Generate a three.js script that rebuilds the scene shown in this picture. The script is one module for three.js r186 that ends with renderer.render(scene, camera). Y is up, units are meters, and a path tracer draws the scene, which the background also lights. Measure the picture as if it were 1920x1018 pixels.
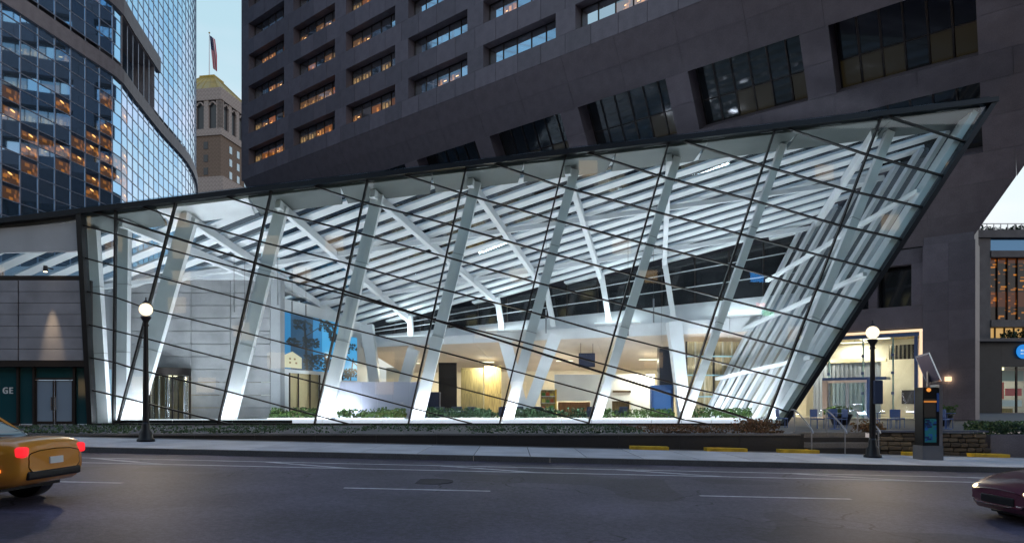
import * as THREE from 'three';
import { mergeGeometries } from 'three/addons/utils/BufferGeometryUtils.js';
import { RoundedBoxGeometry } from 'three/addons/geometries/RoundedBoxGeometry.js';
import { TextGeometry } from 'three/addons/geometries/TextGeometry.js';
import { FontLoader } from 'three/addons/loaders/FontLoader.js';
import { RectAreaLightUniformsLib } from 'three/addons/lights/RectAreaLightUniformsLib.js';

// ---------------------------------------------------------------- camera, sky, sun, exposure
const V = (x, y, z) => new THREE.Vector3(x, y, z);
const scene = new THREE.Scene();
const CAM = V(0, 1.2, 36.57), FOC = 1280;
const camera = new THREE.PerspectiveCamera(2 * Math.atan(755 / FOC) * 180 / Math.PI, 1920 / 1510, 0.1, 3000);
camera.position.copy(CAM);
camera.lookAt(0, 1.2, 0);
camera.setViewOffset(1920, 1510, 0, 0, 1920, 1018);          // a shift lens: verticals stay vertical

const renderer = new THREE.WebGLRenderer({ antialias: true });
renderer.toneMapping = THREE.LinearToneMapping;
renderer.toneMappingExposure = 1.0;
renderer.shadowMap.enabled = true;
RectAreaLightUniformsLib.init();

let seed = 7;
const rnd = () => { seed = (seed * 1664525 + 1013904223) >>> 0; return seed / 4294967296; };
const rr = (a, b) => a + (b - a) * rnd();
const lerp = (a, b, t) => a + (b - a) * t;
const hash = (x, y, s = 0) => { let h = (x * 374761393 + y * 668265263 + s * 2147483647) | 0; h = Math.imul(h ^ (h >>> 13), 1274126177); h ^= h >>> 16; return (h >>> 0) / 4294967296; };
function vnoise(x, y, per, s = 0) {
  const ix = Math.floor(x), iy = Math.floor(y), fx = x - ix, fy = y - iy, m = (n) => ((n % per) + per) % per;
  const u = fx * fx * (3 - 2 * fx), v = fy * fy * (3 - 2 * fy);
  return lerp(lerp(hash(m(ix), m(iy), s), hash(m(ix + 1), m(iy), s), u), lerp(hash(m(ix), m(iy + 1), s), hash(m(ix + 1), m(iy + 1), s), u), v);
}
function fbm(x, y, per, oct = 4, s = 0) { let a = 0, w = 0.5, t = 0; for (let i = 0; i < oct; i++) { a += w * vnoise(x, y, per, s + i); t += w; x *= 2; y *= 2; per *= 2; w *= 0.5; } return a / t; }

{ // dusk sky: pale at the horizon, blue above, thin pink streaks of cloud
  const W = 1024, H = 512, data = new Float32Array(W * H * 4);
  const stops = [[-90, .10, .10, .12], [0, .60, .54, .50], [6, .86, .83, .82], [14, .78, .88, .92], [26, .46, .67, .77], [45, .34, .52, .80], [70, .28, .44, .76], [90, .26, .41, .72]];
  for (let j = 0; j < H; j++) {
    const el = ((j + 0.5) / H - 0.5) * 180;
    let k = 0; while (k < stops.length - 2 && el > stops[k + 1][0]) k++;
    const a = stops[k], b = stops[k + 1]; let t = Math.min(1, Math.max(0, (el - a[0]) / (b[0] - a[0]))); t = t * t * (3 - 2 * t);
    for (let i = 0; i < W; i++) {
      const o = (j * W + i) * 4;
      const c = el > 1 ? fbm(i / W * 12, el / 90 * 22, 12, 5, 11) : 0;
      const m = Math.max(0, c - 0.52) * 2.6 * Math.exp(-Math.pow((el - 24) / 20, 2));
      data[o] = lerp(a[1], b[1], t) + m * 0.40; data[o + 1] = lerp(a[2], b[2], t) + m * 0.14; data[o + 2] = lerp(a[3], b[3], t) + m * 0.16; data[o + 3] = 1;
    }
  }
  const sky = new THREE.DataTexture(data, W, H, THREE.RGBAFormat, THREE.FloatType);
  sky.mapping = THREE.EquirectangularReflectionMapping; sky.magFilter = THREE.LinearFilter; sky.needsUpdate = true;
  scene.background = sky; scene.environment = sky;
}
const SKY = 1.12;
scene.backgroundIntensity = SKY; scene.environmentIntensity = SKY;
const sun = new THREE.DirectionalLight(new THREE.Color(1, 0.80, 0.70), 0.35);   // what is left of the sun after sunset
sun.position.set(140, 38, 60); sun.target.position.set(0, 5, -10); sun.shadow.radius = 40; sun.castShadow = true;
Object.assign(sun.shadow.camera, { left: -90, right: 90, top: 90, bottom: -60, near: 1, far: 400 });
sun.shadow.mapSize.set(2048, 2048);
scene.add(sun, sun.target);

// ---------------------------------------------------------------- helpers
const used = new Map();
const numbered = (n) => { const k = used.get(n) || 0; used.set(n, k + 1); return k ? n + '_' + String(k).padStart(3, '0') : n; };
const at = (x, y, d) => V((x - 960) / FOC * d, CAM.y + (755 - y) / FOC * d, CAM.z - d);   // a point of the place: d metres in front of the tripod
const onz = (x, y, z) => at(x, y, CAM.z - z);
function tag(o, label, category, group, kind) { if (label) o.userData.label = label; if (category) o.userData.category = category; if (group) o.userData.group = group; if (kind) o.userData.kind = kind; return o; }
function thing(name, label, category, base = V(0, 0, 0), group) {
  const g = new THREE.Group(); g.name = numbered(name); g.position.copy(base); g.base = base.clone(); scene.add(g);
  return tag(g, label, category, group);
}
function shade(m) { m.castShadow = true; m.receiveShadow = true; return m; }
function part(parent, name, geo, mat) {           // geometry in world coordinates
  const m = shade(new THREE.Mesh(geo, mat)); m.name = name; m.base = parent.base;
  if (parent.base.lengthSq()) geo.translate(-parent.base.x, -parent.base.y, -parent.base.z);
  parent.add(m); return m;
}
function lpart(parent, name, geo, mat) { const m = shade(new THREE.Mesh(geo, mat)); m.name = name; parent.add(m); return m; }  // geometry in the thing's own coordinates
function single(name, geo, mat, label, category, group) { const m = shade(new THREE.Mesh(geo, mat)); m.name = numbered(name); scene.add(m); return tag(m, label, category, group); }
function struct(name, geo, mat) { const m = shade(new THREE.Mesh(geo, mat)); m.name = numbered(name); m.userData.kind = 'structure'; m.base = V(0, 0, 0); scene.add(m); return m; }
function uvm(g) {                                   // uv in metres, by the way each face points
  g = g.index ? g.toNonIndexed() : g;
  const p = g.attributes.position, uv = new Float32Array(p.count * 2), a = V(), b = V(), c = V(), n = V();
  for (let i = 0; i < p.count; i += 3) {
    a.fromBufferAttribute(p, i); b.fromBufferAttribute(p, i + 1); c.fromBufferAttribute(p, i + 2);
    n.subVectors(b, a).cross(V().subVectors(c, a)); const x = Math.abs(n.x), y = Math.abs(n.y), z = Math.abs(n.z);
    [a, b, c].forEach((q, k) => { const o = (i + k) * 2; if (y >= x && y >= z) { uv[o] = q.x; uv[o + 1] = q.z; } else if (x >= z) { uv[o] = q.z; uv[o + 1] = q.y; } else { uv[o] = q.x; uv[o + 1] = q.y; } });
  }
  g.setAttribute('uv', new THREE.BufferAttribute(uv, 2)); return g;
}
const box = (x0, y0, z0, x1, y1, z1) => uvm(new THREE.BoxGeometry(Math.abs(x1 - x0), Math.abs(y1 - y0), Math.abs(z1 - z0)).translate((x0 + x1) / 2, (y0 + y1) / 2, (z0 + z1) / 2));
function beam(p, q, w, h, up = V(0, 1, 0)) {        // a bar from p to q, w wide and h deep (h along "up")
  const x = V().subVectors(q, p), L = x.length(); x.normalize();
  let z = V().crossVectors(x, up); if (z.lengthSq() < 1e-6) z = V().crossVectors(x, V(0, 0, 1)); z.normalize();
  const y = V().crossVectors(z, x), m = new THREE.Matrix4().makeBasis(x, y, z).setPosition(V().addVectors(p, q).multiplyScalar(0.5));
  return uvm(new THREE.BoxGeometry(L, h, w).applyMatrix4(m));
}
function taper(p, q, w0, h0, w1, h1, up) {          // a bar whose section changes from p to q
  const x = V().subVectors(q, p).normalize(), z = V().crossVectors(x, up).normalize(), y = V().crossVectors(z, x);
  const ring = (c, w, h) => [[-1, -1], [1, -1], [1, 1], [-1, 1]].map(([a, b]) => c.clone().addScaledVector(z, a * w / 2).addScaledVector(y, b * h / 2));
  const A = ring(p, w0, h0), B = ring(q, w1, h1), t = [];
  for (let i = 0; i < 4; i++) { const j = (i + 1) % 4; t.push(A[i], B[i], B[j], A[i], B[j], A[j]); }
  t.push(A[0], A[1], A[2], A[0], A[2], A[3], B[0], B[2], B[1], B[0], B[3], B[2]);
  return uvm(tri(t));
}
function tri(pts) { const g = new THREE.BufferGeometry(); g.setAttribute('position', new THREE.BufferAttribute(new Float32Array(pts.flatMap((p) => [p.x, p.y, p.z])), 3)); g.computeVertexNormals(); g.setAttribute('uv', new THREE.BufferAttribute(new Float32Array(pts.length * 2), 2)); return g; }
function poly(pts) { const t = []; for (let i = 1; i < pts.length - 1; i++) t.push(pts[0], pts[i], pts[i + 1]); return tri(t); }
function slab(pts, e) {                              // a polygon given thickness by the vector e
  const t = [], b = pts.map((p) => p.clone().add(e)), n = pts.length;
  for (let i = 1; i < n - 1; i++) t.push(pts[0], pts[i], pts[i + 1], b[0], b[i + 1], b[i]);
  for (let i = 0; i < n; i++) { const j = (i + 1) % n; t.push(pts[i], b[i], b[j], pts[i], b[j], pts[j]); }
  return uvm(tri(t));
}
const merge = (list) => mergeGeometries(list.map((g) => { g = g.index ? g.toNonIndexed() : g; for (const k of Object.keys(g.attributes)) if (!['position', 'normal', 'uv'].includes(k)) g.deleteAttribute(k); return g; }));
const cyl = (r0, r1, h, x, y, z, n = 16) => new THREE.CylinderGeometry(r1, r0, h, n).translate(x, y + h / 2, z);
const tube = (pts, r, n = 8, seg = 24) => new THREE.TubeGeometry(new THREE.CatmullRomCurve3(pts), seg, r, n, false);

// ---------------------------------------------------------------- textures and materials
function tex(size, metres, f, srgb = true) {
  const d = new Uint8Array(size * size * 4);
  for (let y = 0; y < size; y++) for (let x = 0; x < size; x++) { const c = f(x / size, y / size, x, y), o = (y * size + x) * 4; for (let k = 0; k < 3; k++) d[o + k] = Math.max(0, Math.min(255, 255 * (Array.isArray(c) ? c[k] : c))); d[o + 3] = 255; }
  const t = new THREE.DataTexture(d, size, size); t.wrapS = t.wrapT = THREE.RepeatWrapping; t.magFilter = THREE.LinearFilter; t.minFilter = THREE.LinearMipmapLinearFilter; t.generateMipmaps = true;
  if (srgb) t.colorSpace = THREE.SRGBColorSpace; t.repeat.set(1 / metres, 1 / metres); t.needsUpdate = true; return t;
}
function canvasTex(w, h, draw) { const c = document.createElement('canvas'); c.width = w; c.height = h; draw(c.getContext('2d'), w, h); const t = new THREE.CanvasTexture(c); t.colorSpace = THREE.SRGBColorSpace; t.wrapS = t.wrapT = THREE.RepeatWrapping; return t; }
const lin = (r, g, b) => new THREE.Color().setRGB(r, g, b);
const std = (c, o = {}) => new THREE.MeshStandardMaterial({ color: Array.isArray(c) ? lin(...c) : c, roughness: 0.7, ...o });
const phy = (c, o = {}) => new THREE.MeshPhysicalMaterial({ color: Array.isArray(c) ? lin(...c) : c, roughness: 0.5, ...o });
const glow = (c, k) => std([0.02, 0.02, 0.02], { emissive: lin(...c), emissiveIntensity: k });

const graniteTex = tex(512, 3, (u, v, x, y) => { const n = fbm(u * 6, v * 6, 6, 4, 1), s = hash(x, y, 5), m = vnoise(u * 128, v * 128, 128, 8); return 0.76 + 0.14 * n + (s - 0.5) * 0.12 + (m - 0.5) * 0.14; });
const concreteTex = tex(512, 4, (u, v, x, y) => 0.72 + 0.22 * fbm(u * 5, v * 5, 5, 5, 3) + (hash(x, y, 2) - 0.5) * 0.06);
const asphaltTex = (() => {
  const S = 1024, crack = new Float32Array(S * S); let s2 = 99; const r = () => { s2 = (s2 * 1664525 + 1013904223) >>> 0; return s2 / 4294967296; };
  for (let k = 0; k < 16; k++) { let x = r() * S, y = r() * S, a = r() * 6.28; const n = 140 + r() * 260; for (let i = 0; i < n; i++) { a += (r() - 0.5) * 0.9; x += Math.cos(a) * 1.4; y += Math.sin(a) * 1.4; for (let q = 0; q < 6; q++) { const X = ((Math.floor(x) + q % 3) % S + S) % S, Y = ((Math.floor(y) + (q > 2 ? 1 : 0)) % S + S) % S; crack[Y * S + X] = 0.9; } } }
  return tex(S, 14, (u, v, x, y) => { const n = fbm(u * 8, v * 8, 8, 5, 21), g = hash(x, y, 3), g2 = vnoise(u * 256, v * 256, 256, 4); const pch = vnoise(u * 5, v * 5, 5, 77) > 0.62 && vnoise(u * 9 + 0.3, v * 4, 9, 78) > 0.45 ? 0.80 : 1, track = 0.95 + 0.07 * vnoise(u * 2, v * 14, 14, 79); const k = (0.52 + 0.46 * n + (g - 0.5) * 0.34 + (g2 - 0.5) * 0.26) * pch * track * (1 - crack[y * S + x] * 0.7); return [k, k * 0.985, k]; });
})();
const noiseBump = tex(256, 1, (u, v, x, y) => 0.5 + 0.3 * (hash(x, y, 9) - 0.5) + 0.5 * (vnoise(u * 64, v * 64, 64, 2) - 0.5), false);
const woodTex = tex(256, 2, (u, v) => { const n = vnoise(u * 40, v * 3, 40, 7), m = fbm(u * 8, v * 2, 8, 3, 4); return 0.65 + 0.25 * n + 0.2 * (m - 0.5); });
const plasterTex = tex(256, 6, (u, v, x, y) => 0.90 + 0.10 * fbm(u * 6, v * 6, 6, 4, 31) + (hash(x, y, 6) - 0.5) * 0.02);
const stoneTex = tex(256, 1.5, (u, v, x, y) => 0.6 + 0.4 * fbm(u * 7, v * 7, 7, 4, 41) + (hash(x, y, 1) - 0.5) * 0.1);
const soilTex = tex(256, 2, (u, v, x, y) => 0.5 + 0.5 * fbm(u * 16, v * 16, 16, 3, 51) + (hash(x, y, 4) - 0.5) * 0.3);

const M = {
  asphalt: std([0.115, 0.098, 0.142], { map: asphaltTex, roughness: 0.62, bumpMap: noiseBump, bumpScale: 0.004 }),
  pavement: std([0.56, 0.58, 0.62], { map: concreteTex, roughness: 0.7 }),
  kerb: std([0.16, 0.155, 0.155], { map: graniteTex, roughness: 0.75 }),
  plaza: std([0.12, 0.115, 0.115], { map: concreteTex, roughness: 0.7 }),
  line: std([0.80, 0.80, 0.82], { map: stoneTex, roughness: 0.7 }),
  yellow: std([0.85, 0.54, 0.03], { map: stoneTex, roughness: 0.65 }),
  soil: std([0.035, 0.028, 0.02], { map: soilTex, roughness: 1, bumpMap: noiseBump, bumpScale: 0.03 }),
  blackstone: std([0.03, 0.029, 0.031], { map: graniteTex, roughness: 0.5 }),
  granite: [0.155, 0.178, 0.138].map((k) => std([k * 1.08, k * 0.89, k * 1.02], { map: graniteTex, roughness: 0.5 })),
  towerGlass: [0.9, 1, 1.1].map((k) => phy([0.60 * k, 0.62 * k, 0.66 * k], { metalness: 0.95, roughness: 0.04 })),
  darkGlass: phy([0.015, 0.017, 0.02], { roughness: 0.05, ior: 1.6 }),
  bronze: std([0.035, 0.028, 0.026], { roughness: 0.4, metalness: 0.6 }),
  black: std([0.012, 0.012, 0.014], { roughness: 0.35, metalness: 0.3 }),
  edge: std([0.016, 0.02, 0.028], { roughness: 0.3, metalness: 0.6 }),
  white: std([0.78, 0.79, 0.81], { map: plasterTex, roughness: 0.45 }),
  whitePaint: std([0.80, 0.80, 0.82], { map: plasterTex, roughness: 0.35 }),
  grey: std([0.42, 0.43, 0.45], { map: plasterTex, roughness: 0.6 }),
  pane: phy([0.80, 0.95, 0.96], { transmission: 1, roughness: 0.02, thickness: 0, ior: 1.7, side: THREE.DoubleSide }),
  frit: phy([0.52, 0.62, 0.60], { transmission: 0.92, roughness: 0.25, thickness: 0, ior: 1.5, side: THREE.DoubleSide }),
  roofPane: phy([0.56, 0.66, 0.74], { transmission: 1, roughness: 0.03, thickness: 0, ior: 2.0, side: THREE.DoubleSide }),
  curtain: [[0.42, 0.68, 0.94], [0.48, 0.72, 0.95], [0.36, 0.63, 0.92], [0.44, 0.69, 0.93]].map((c) => phy(c, { metalness: 0.92, roughness: 0.03 })),
  mullion: std([0.42, 0.46, 0.54], { roughness: 0.35, metalness: 0.5 }),
  band: std([0.42, 0.38, 0.39], { map: graniteTex, roughness: 0.6 }),
  leaf: std([0.055, 0.11, 0.025], { vertexColors: true, roughness: 0.7, side: THREE.DoubleSide }),
  leafDark: std([0.03, 0.07, 0.03], { vertexColors: true, roughness: 0.7, side: THREE.DoubleSide }),
  leafBrown: std([0.10, 0.055, 0.025], { vertexColors: true, roughness: 0.8, side: THREE.DoubleSide }),
  stem: std([0.06, 0.04, 0.025], { roughness: 0.9 }),
  chrome: std([0.7, 0.7, 0.72], { roughness: 0.25, metalness: 1 }),
  steel: std([0.35, 0.35, 0.37], { roughness: 0.35, metalness: 0.9 }),
};
const font = await new FontLoader().loadAsync('fonts/droid/droid_sans_bold.typeface.json');
const text = (s, size, depth, mid = true) => { const g = new TextGeometry(s, { font, size, depth, curveSegments: 5 }); g.computeBoundingBox(); if (mid) g.translate(-(g.boundingBox.max.x + g.boundingBox.min.x) / 2, 0, 0); return g; };
function area(w, h, pos, look, color, k) {           // the light of a lamp: a glowing rectangle
  const l = new THREE.RectAreaLight(lin(...color), k, w, h); l.position.copy(pos); l.lookAt(look); scene.add(l); return l;
}

// ---------------------------------------------------------------- the ground: a street that falls to the right
const fall = (x) => -0.022 * Math.max(-24, Math.min(55, x));
const walkY = (x) => -0.5 + fall(x), roadY = (x) => -0.65 + fall(x);
const KERB = 15.07, BACK = 9.67;
function strip(z0, z1, f, x0 = -400, x1 = 400, n = 0) {
  const xs = [x0, -24, 55, x1].filter((x) => x >= x0 && x <= x1).sort((a, b) => a - b), t = [];
  for (let i = 0; i < xs.length - 1; i++) { const a = xs[i], b = xs[i + 1]; if (b - a < 1e-6) continue; t.push(V(a, f(a), z0), V(a, f(a), z1), V(b, f(b), z1), V(a, f(a), z0), V(b, f(b), z1), V(b, f(b), z0)); }
  return uvm(tri(t));
}
struct('road', strip(KERB + 0.2, 400, roadY), M.asphalt);
const walk = struct('pavement', strip(BACK, KERB, walkY), M.plaza);
for (let i = 0; i < 34; i++) {                       // concrete flags of the pavement with their joints
  const a = -30 + i * 1.8, b = a + 1.765;
  for (const [z0, z1] of [[BACK + 0.9, BACK + 2.95], [BACK + 2.965, KERB - 0.02]]) {
    const g = slab([V(a, walkY(a) + 0.012, z1), V(b, walkY(b) + 0.012, z1), V(b, walkY(b) + 0.012, z0), V(a, walkY(a) + 0.012, z0)], V(0, -0.03, 0));
    part(walk, 'flagstone', g, i % 3 ? M.pavement : (M.pavement2 ||= std([0.50, 0.52, 0.57], { map: concreteTex, roughness: 0.72 })));
  }
}
const kerbs = struct('kerb', strip(KERB + 0.1, KERB + 0.2, (x) => walkY(x) - 0.17, -30, 34), M.kerb);
for (let i = 0; i < 27; i++) { const a = -30 + i * 2.4, b = a + 2.385; part(kerbs, 'kerb_stone', slab([V(a, walkY(a) + 0.02, KERB + 0.2), V(b, walkY(b) + 0.02, KERB + 0.2), V(b, walkY(b) + 0.02, KERB), V(a, walkY(a) + 0.02, KERB)], V(0, -0.22, 0)), M.kerb); }
struct('ground', uvm(tri([[-900, 11.55, -900, 9.66], [11.55, 14.35, -900, 8.2], [14.35, 18.8, -900, 9.25], [18.8, 38, -900, 7.7], [38, 900, -900, 9.66]].flatMap(([a, b, c, d]) => [V(a, -0.03, c), V(a, -0.03, d), V(b, -0.03, d), V(a, -0.03, c), V(b, -0.03, d), V(b, -0.03, c)]))), M.plaza);
// painted markings
function mark(name, a, b, w) {                       // a line on the road from a to b (x, z)
  const d = V(b[0] - a[0], 0, b[1] - a[1]).normalize(), s = V(-d.z, 0, d.x).multiplyScalar(w / 2), P = (x, z) => V(x, roadY(x) + 0.005, z);
  return [P(a[0] + s.x, a[1] + s.z), P(b[0] + s.x, b[1] + s.z), P(b[0] - s.x, b[1] - s.z), P(a[0] - s.x, a[1] - s.z)];
}
const lines = (name, list) => list.forEach(([a, b, w]) => { const m = struct(name, uvm(poly(mark(name, a, b, w).reverse())), M.line); m.material = M.line; });
lines('lane_line', [[[-24, 17.05], [30, 17.05], 0.14], [[-24, 18.4], [30, 18.4], 0.17]]);
lines('buffer_stripe', [-12, -7, -2, 3, 8, 13].map((x) => [[x, 17.1], [x + 2.6, 18.35], 0.16]));
lines('lane_dash', [[[-3.5, 22.4], [-0.45, 22.4], 0.14], [[3.9, 22.4], [7.05, 22.4], 0.14], [[-11.2, 22.4], [-8.1, 22.4], 0.14], [[11.6, 22.4], [14.7, 22.4], 0.14]]);
for (const [a, b] of [[1180, 1250], [1320, 1395], [1456, 1528], [1690, 1722], [1814, 1880]]) {
  const z = BACK + 0.25, d = CAM.z - z, x0 = (a - 960) / FOC * d, x1 = (b - 960) / FOC * d, P = (x, zz) => V(x, walkY(x) + 0.13, zz);
  single('wheel_stop', slab([P(x0, z + 0.45), P(x1, z + 0.45), P(x1, z), P(x0, z)], V(0, -0.13, 0)), M.yellow, 'low bright yellow painted block lying at the back of the pavement', 'kerb block', 'yellow painted blocks along the pavement');
}
single('manhole_cover', new THREE.CylinderGeometry(0.55, 0.55, 0.02, 32).translate(-1.9, roadY(-1.9) - 0.004, 20.9), std([0.06, 0.055, 0.06], { map: stoneTex, roughness: 0.9 }), 'round dark iron manhole cover set in the road', 'manhole');

// ---------------------------------------------------------------- leaves
function leafCloud(n, x0, y0, z0, x1, y1, z1, size, lump = 1) {
  const t = [], q = [V(-.5, 0, 0), V(0, .35, .1), V(.5, 0, 0), V(0, -.35, .1)], e = new THREE.Euler(), a = [];
  const nl = Math.max(2, Math.round(n / 60)), c = []; for (let i = 0; i < nl; i++) c.push([rr(x0, x1), rr(0.35, 1), rr(z0, z1)]);
  for (let i = 0; i < n; i++) {
    const k = c[Math.floor(rnd() * nl)], sx = (x1 - x0) / nl * 1.6 + 0.1;
    const p = V(Math.max(x0, Math.min(x1, k[0] + rr(-sx, sx))), 0, Math.max(z0, Math.min(z1, k[2] + rr(-.5, .5) * (z1 - z0)))); p.y = y0 + (y1 - y0) * Math.pow(rnd(), 0.7) * (lump ? k[1] : 1);
    e.set(rr(-1.2, 1.2), rr(0, 6.28), rr(-1.2, 1.2)); const s = size * rr(0.6, 1.4), w = q.map((v) => v.clone().multiplyScalar(s).applyEuler(e).add(p));
    t.push(w[0], w[1], w[2], w[0], w[2], w[3]); const v = rr(0.55, 1.35), h = rr(0.8, 1.35); for (let j = 0; j < 6; j++) a.push(v * h, v, v * rr(0.7, 1.1));
  }
  const out = tri(t); out.setAttribute('color', new THREE.BufferAttribute(new Float32Array(a), 3)); return out;
}

// ---------------------------------------------------------------- the planter bed in front of the glass
{
  const x0 = -24.5, x1 = 11.4, T = -0.10, bed = thing('planter_bed', 'long low black stone planter bed with ground cover below the glass front', 'planter', V(-5, -0.5, 5));
  for (let i = 0; i < 15; i++) { const a = x0 + i * 2.393, b = a + 2.381; part(bed, 'wall_stone', slab([V(a, T, BACK), V(b, T, BACK), V(b, walkY(b) - 0.05, BACK), V(a, walkY(a) - 0.05, BACK)], V(0, 0, -0.35)), M.blackstone); part(bed, 'coping', box(a, T + 0.002, BACK - 0.38, b, T + 0.06, BACK + 0.04), M.kerb); }
  part(bed, 'soil', box(x0, -0.6, 0.55, x1, -0.05, BACK - 0.39), M.soil);
  part(bed, 'back_kerb', box(x0, -0.3, 0.3, x1, 0.02, 0.53), M.kerb);
  const gc = part(bed, 'ground_cover', leafCloud(5200, x0 + 0.1, -0.05, 0.7, 5.5, 0.07, BACK - 0.5, 0.11, 0), M.leafDark); gc.userData.kind = 'stuff';
  const gb = part(bed, 'mulch', leafCloud(2600, 5.5, -0.05, 0.7, x1 - 0.1, 0.05, BACK - 0.5, 0.10, 0), M.leafBrown); gb.userData.kind = 'stuff';
}

// ---------------------------------------------------------------- the glass atrium
const roofY = (x, z) => 14.21 + 0.1216 * x + 0.218 * z;
const mull = [ // top and foot of every leaning mullion, then the heights at which the transoms cross it
  [[150, 398], [172, 797], [422, 483, 546, 608, 670, 731]],
  [[216, 390], [212, 797], [439, 499, 557, 620, 679, 741]],
  [[330, 376], [219, 797], [407, 465, 519, 579, 632, 690, 746, 803]],
  [[509, 354], [408, 797], [394, 453, 511, 563, 621, 677, 733, 790, 848]],
  [[690, 332], [589, 797], [379, 436, 495, 551, 610, 666, 721, 779, 836]],
  [[875, 310], [765, 797], [362, 423, 482, 541, 598, 652, 708, 765, 822]],
  [[1062, 287], [936, 797], [348, 410, 471, 529, 583, 640, 695, 750, 807]],
  [[1255, 264], [1103, 797], [330, 394, 455, 515, 571, 629, 684, 738, 793]],
  [[1455, 239], [1271, 797], [311, 375, 439, 497, 558, 614, 670, 727, 785]],
  [[1655, 215], [1435, 797], [290, 359, 423, 483, 543, 598, 656, 710, 762, 814]],
  [[1860, 190], [1470, 797], [266, 330, 389, 449, 509, 565, 619, 672, 723, 775]],
];
const starts = [null, [258, 385], [415, 366], [582, 347], [750, 326], [917, 304], [1091, 283], [1272, 262], [1467, 238], [1655, 215]];
const front = (p, z = 0) => onz(p[0], p[1], z);
const mx = (m, y) => m[0][0] + (m[1][0] - m[0][0]) * (y - m[0][1]) / (m[1][1] - m[0][1]);
const atrium = thing('glass_atrium', 'large slanted glass atrium with black grid front and white steel frame', 'atrium', V(-4, 0, -8));
{
  const clip = (pts, a, b, keep) => { // the part of a polygon on one side of the line a-b
    const side = (p) => ((b[0] - a[0]) * (p[1] - a[1]) - (b[1] - a[1]) * (p[0] - a[0])) * keep, out = [];
    for (let i = 0; i < pts.length; i++) { const p = pts[i], q = pts[(i + 1) % pts.length], sp = side(p), sq = side(q); if (sp >= 0) out.push(p); if (sp * sq < 0) { const t = sp / (sp - sq); out.push([p[0] + (q[0] - p[0]) * t, p[1] + (q[1] - p[1]) * t]); } }
    return out;
  };
  const size = (p) => { let s = 0; p.forEach((a, i) => { const b = p[(i + 1) % p.length]; s += a[0] * b[1] - a[1] * b[0]; }); return Math.abs(s) / 2; };
  const tilted = (c) => { const ax = rr(-0.004, 0.004), ay = rr(-0.004, 0.004), w = c.map((p) => front(p)), m = w.reduce((a, b) => a.add(b), V()).multiplyScalar(1 / w.length); w.forEach((p) => { p.z += ax * (p.x - m.x) + ay * (p.y - m.y); }); return poly(w.reverse()); };   // no two panes sit quite alike
  for (let k = 0; k < mull.length - 1; k++) {
    const A = mull[k], B = mull[k + 1], rows = [];
    if (k === 0) A[2].forEach((y, j) => rows.push([[mx(A, y), y], [mx(B, B[2][j]), B[2][j]]]));
    else { rows.push([starts[k], [mx(B, B[2][0]), B[2][0]]]); A[2].forEach((y, j) => { if (B[2][j + 1]) rows.push([[mx(A, y), y], [mx(B, B[2][j + 1]), B[2][j + 1]]]); }); }
    let rest = [A[0], B[0], B[1], A[1]];
    for (const [a, b] of rows) {
      const cell = clip(rest, a, b, -1);
      if (cell.length > 2 && size(cell) > 6) part(atrium, 'pane', tilted(cell), M.pane);
      rest = clip(rest, a, b, 1);
      const seg = clip([a, b, [b[0], b[1] + 0.01]], [0, 797], [100, 797], -1);   // the transom, down to the sill
      let e = b; if (b[1] > 797) { const t = (797 - a[1]) / (b[1] - a[1]); e = [a[0] + (b[0] - a[0]) * t, 797]; }
      if (a[1] < 795) part(atrium, 'transom', beam(front(a, 0.02), front(e, 0.02), 0.18, 0.075, V(0, 1, 0)), M.black);
    }
    if (rest.length > 2 && size(rest) > 6) part(atrium, 'pane', tilted(rest), M.pane);
  }
  part(atrium, 'main_transom', beam(front([176, 398], 0.05), front([1440, 797], 0.05), 0.26, 0.11), M.black);
  mull.forEach((m, k) => { if (k > 0 && k < 10) part(atrium, 'mullion', beam(front(m[0], 0.03), front(m[1], 0.03), 0.22, 0.085, V(1, 0, 0)), M.black); });
  part(atrium, 'eave', beam(front([-260, 448], 0.05), front([1868, 189], 0.05), 0.55, 0.27), M.edge);
  part(atrium, 'right_edge', beam(front([1862, 194], 0.02), front([1466, 800], 0.02), 0.45, 0.24, V(1, 0, 0)), M.edge);
  part(atrium, 'left_edge', beam(front([150, 400], 0.04), front([172, 797], 0.04), 0.5, 0.26, V(1, 0, 0)), M.black);
  part(atrium, 'sill', box(-22.6, -0.03, -0.28, 14.7, 0.1, 0.28), M.black);

  // leaning white columns behind the mullions
  const wide = [0.85, 0.65, 1.05, 0.78, 0.72, 0.66, 0.58, 0.5, 0.42, 0.5];
  mull.forEach((m, k) => {
    if (k > 9) return; const w = wide[k], dx = w / 2 * 35 + 4;
    const foot = front([m[1][0] + dx, 797], -1.15), top = front([m[0][0] + dx + 2, m[0][1] + 8], -1.15); foot.y = 0.02; top.y = roofY(top.x, top.z) - 0.35;
    const col = part(atrium, 'column', taper(foot, top, w, 0.36, w * 0.85, 0.40, V(0, 0, 1)), M.whitePaint); part(col, 'base_plate', box(foot.x - w / 2 - 0.12, 0.001, foot.z - 0.3, foot.x + w / 2 + 0.12, 0.05, foot.z + 0.3), M.steel);
    for (const f of [0.36, 0.7]) { const a = foot.clone().lerp(top, f), b = foot.clone().lerp(top, f + 0.003); part(col, 'splice', taper(a, b, w * 0.98, 0.40, w * 0.98, 0.40, V(0, 0, 1)), M.grey); }
  });

  // roof: an eave strip with its lighting painted in, slats with gaps, rafters and glass above
  const R = [V(-34, 0, 0), V(25.7, 0, 0), V(21.2, 0, -13.8), V(-12.4, 0, -22.2), V(-34, 0, -27.6)];
  const on = (x, z, dy = 0) => V(x, roofY(x, z) + dy, z);
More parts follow.
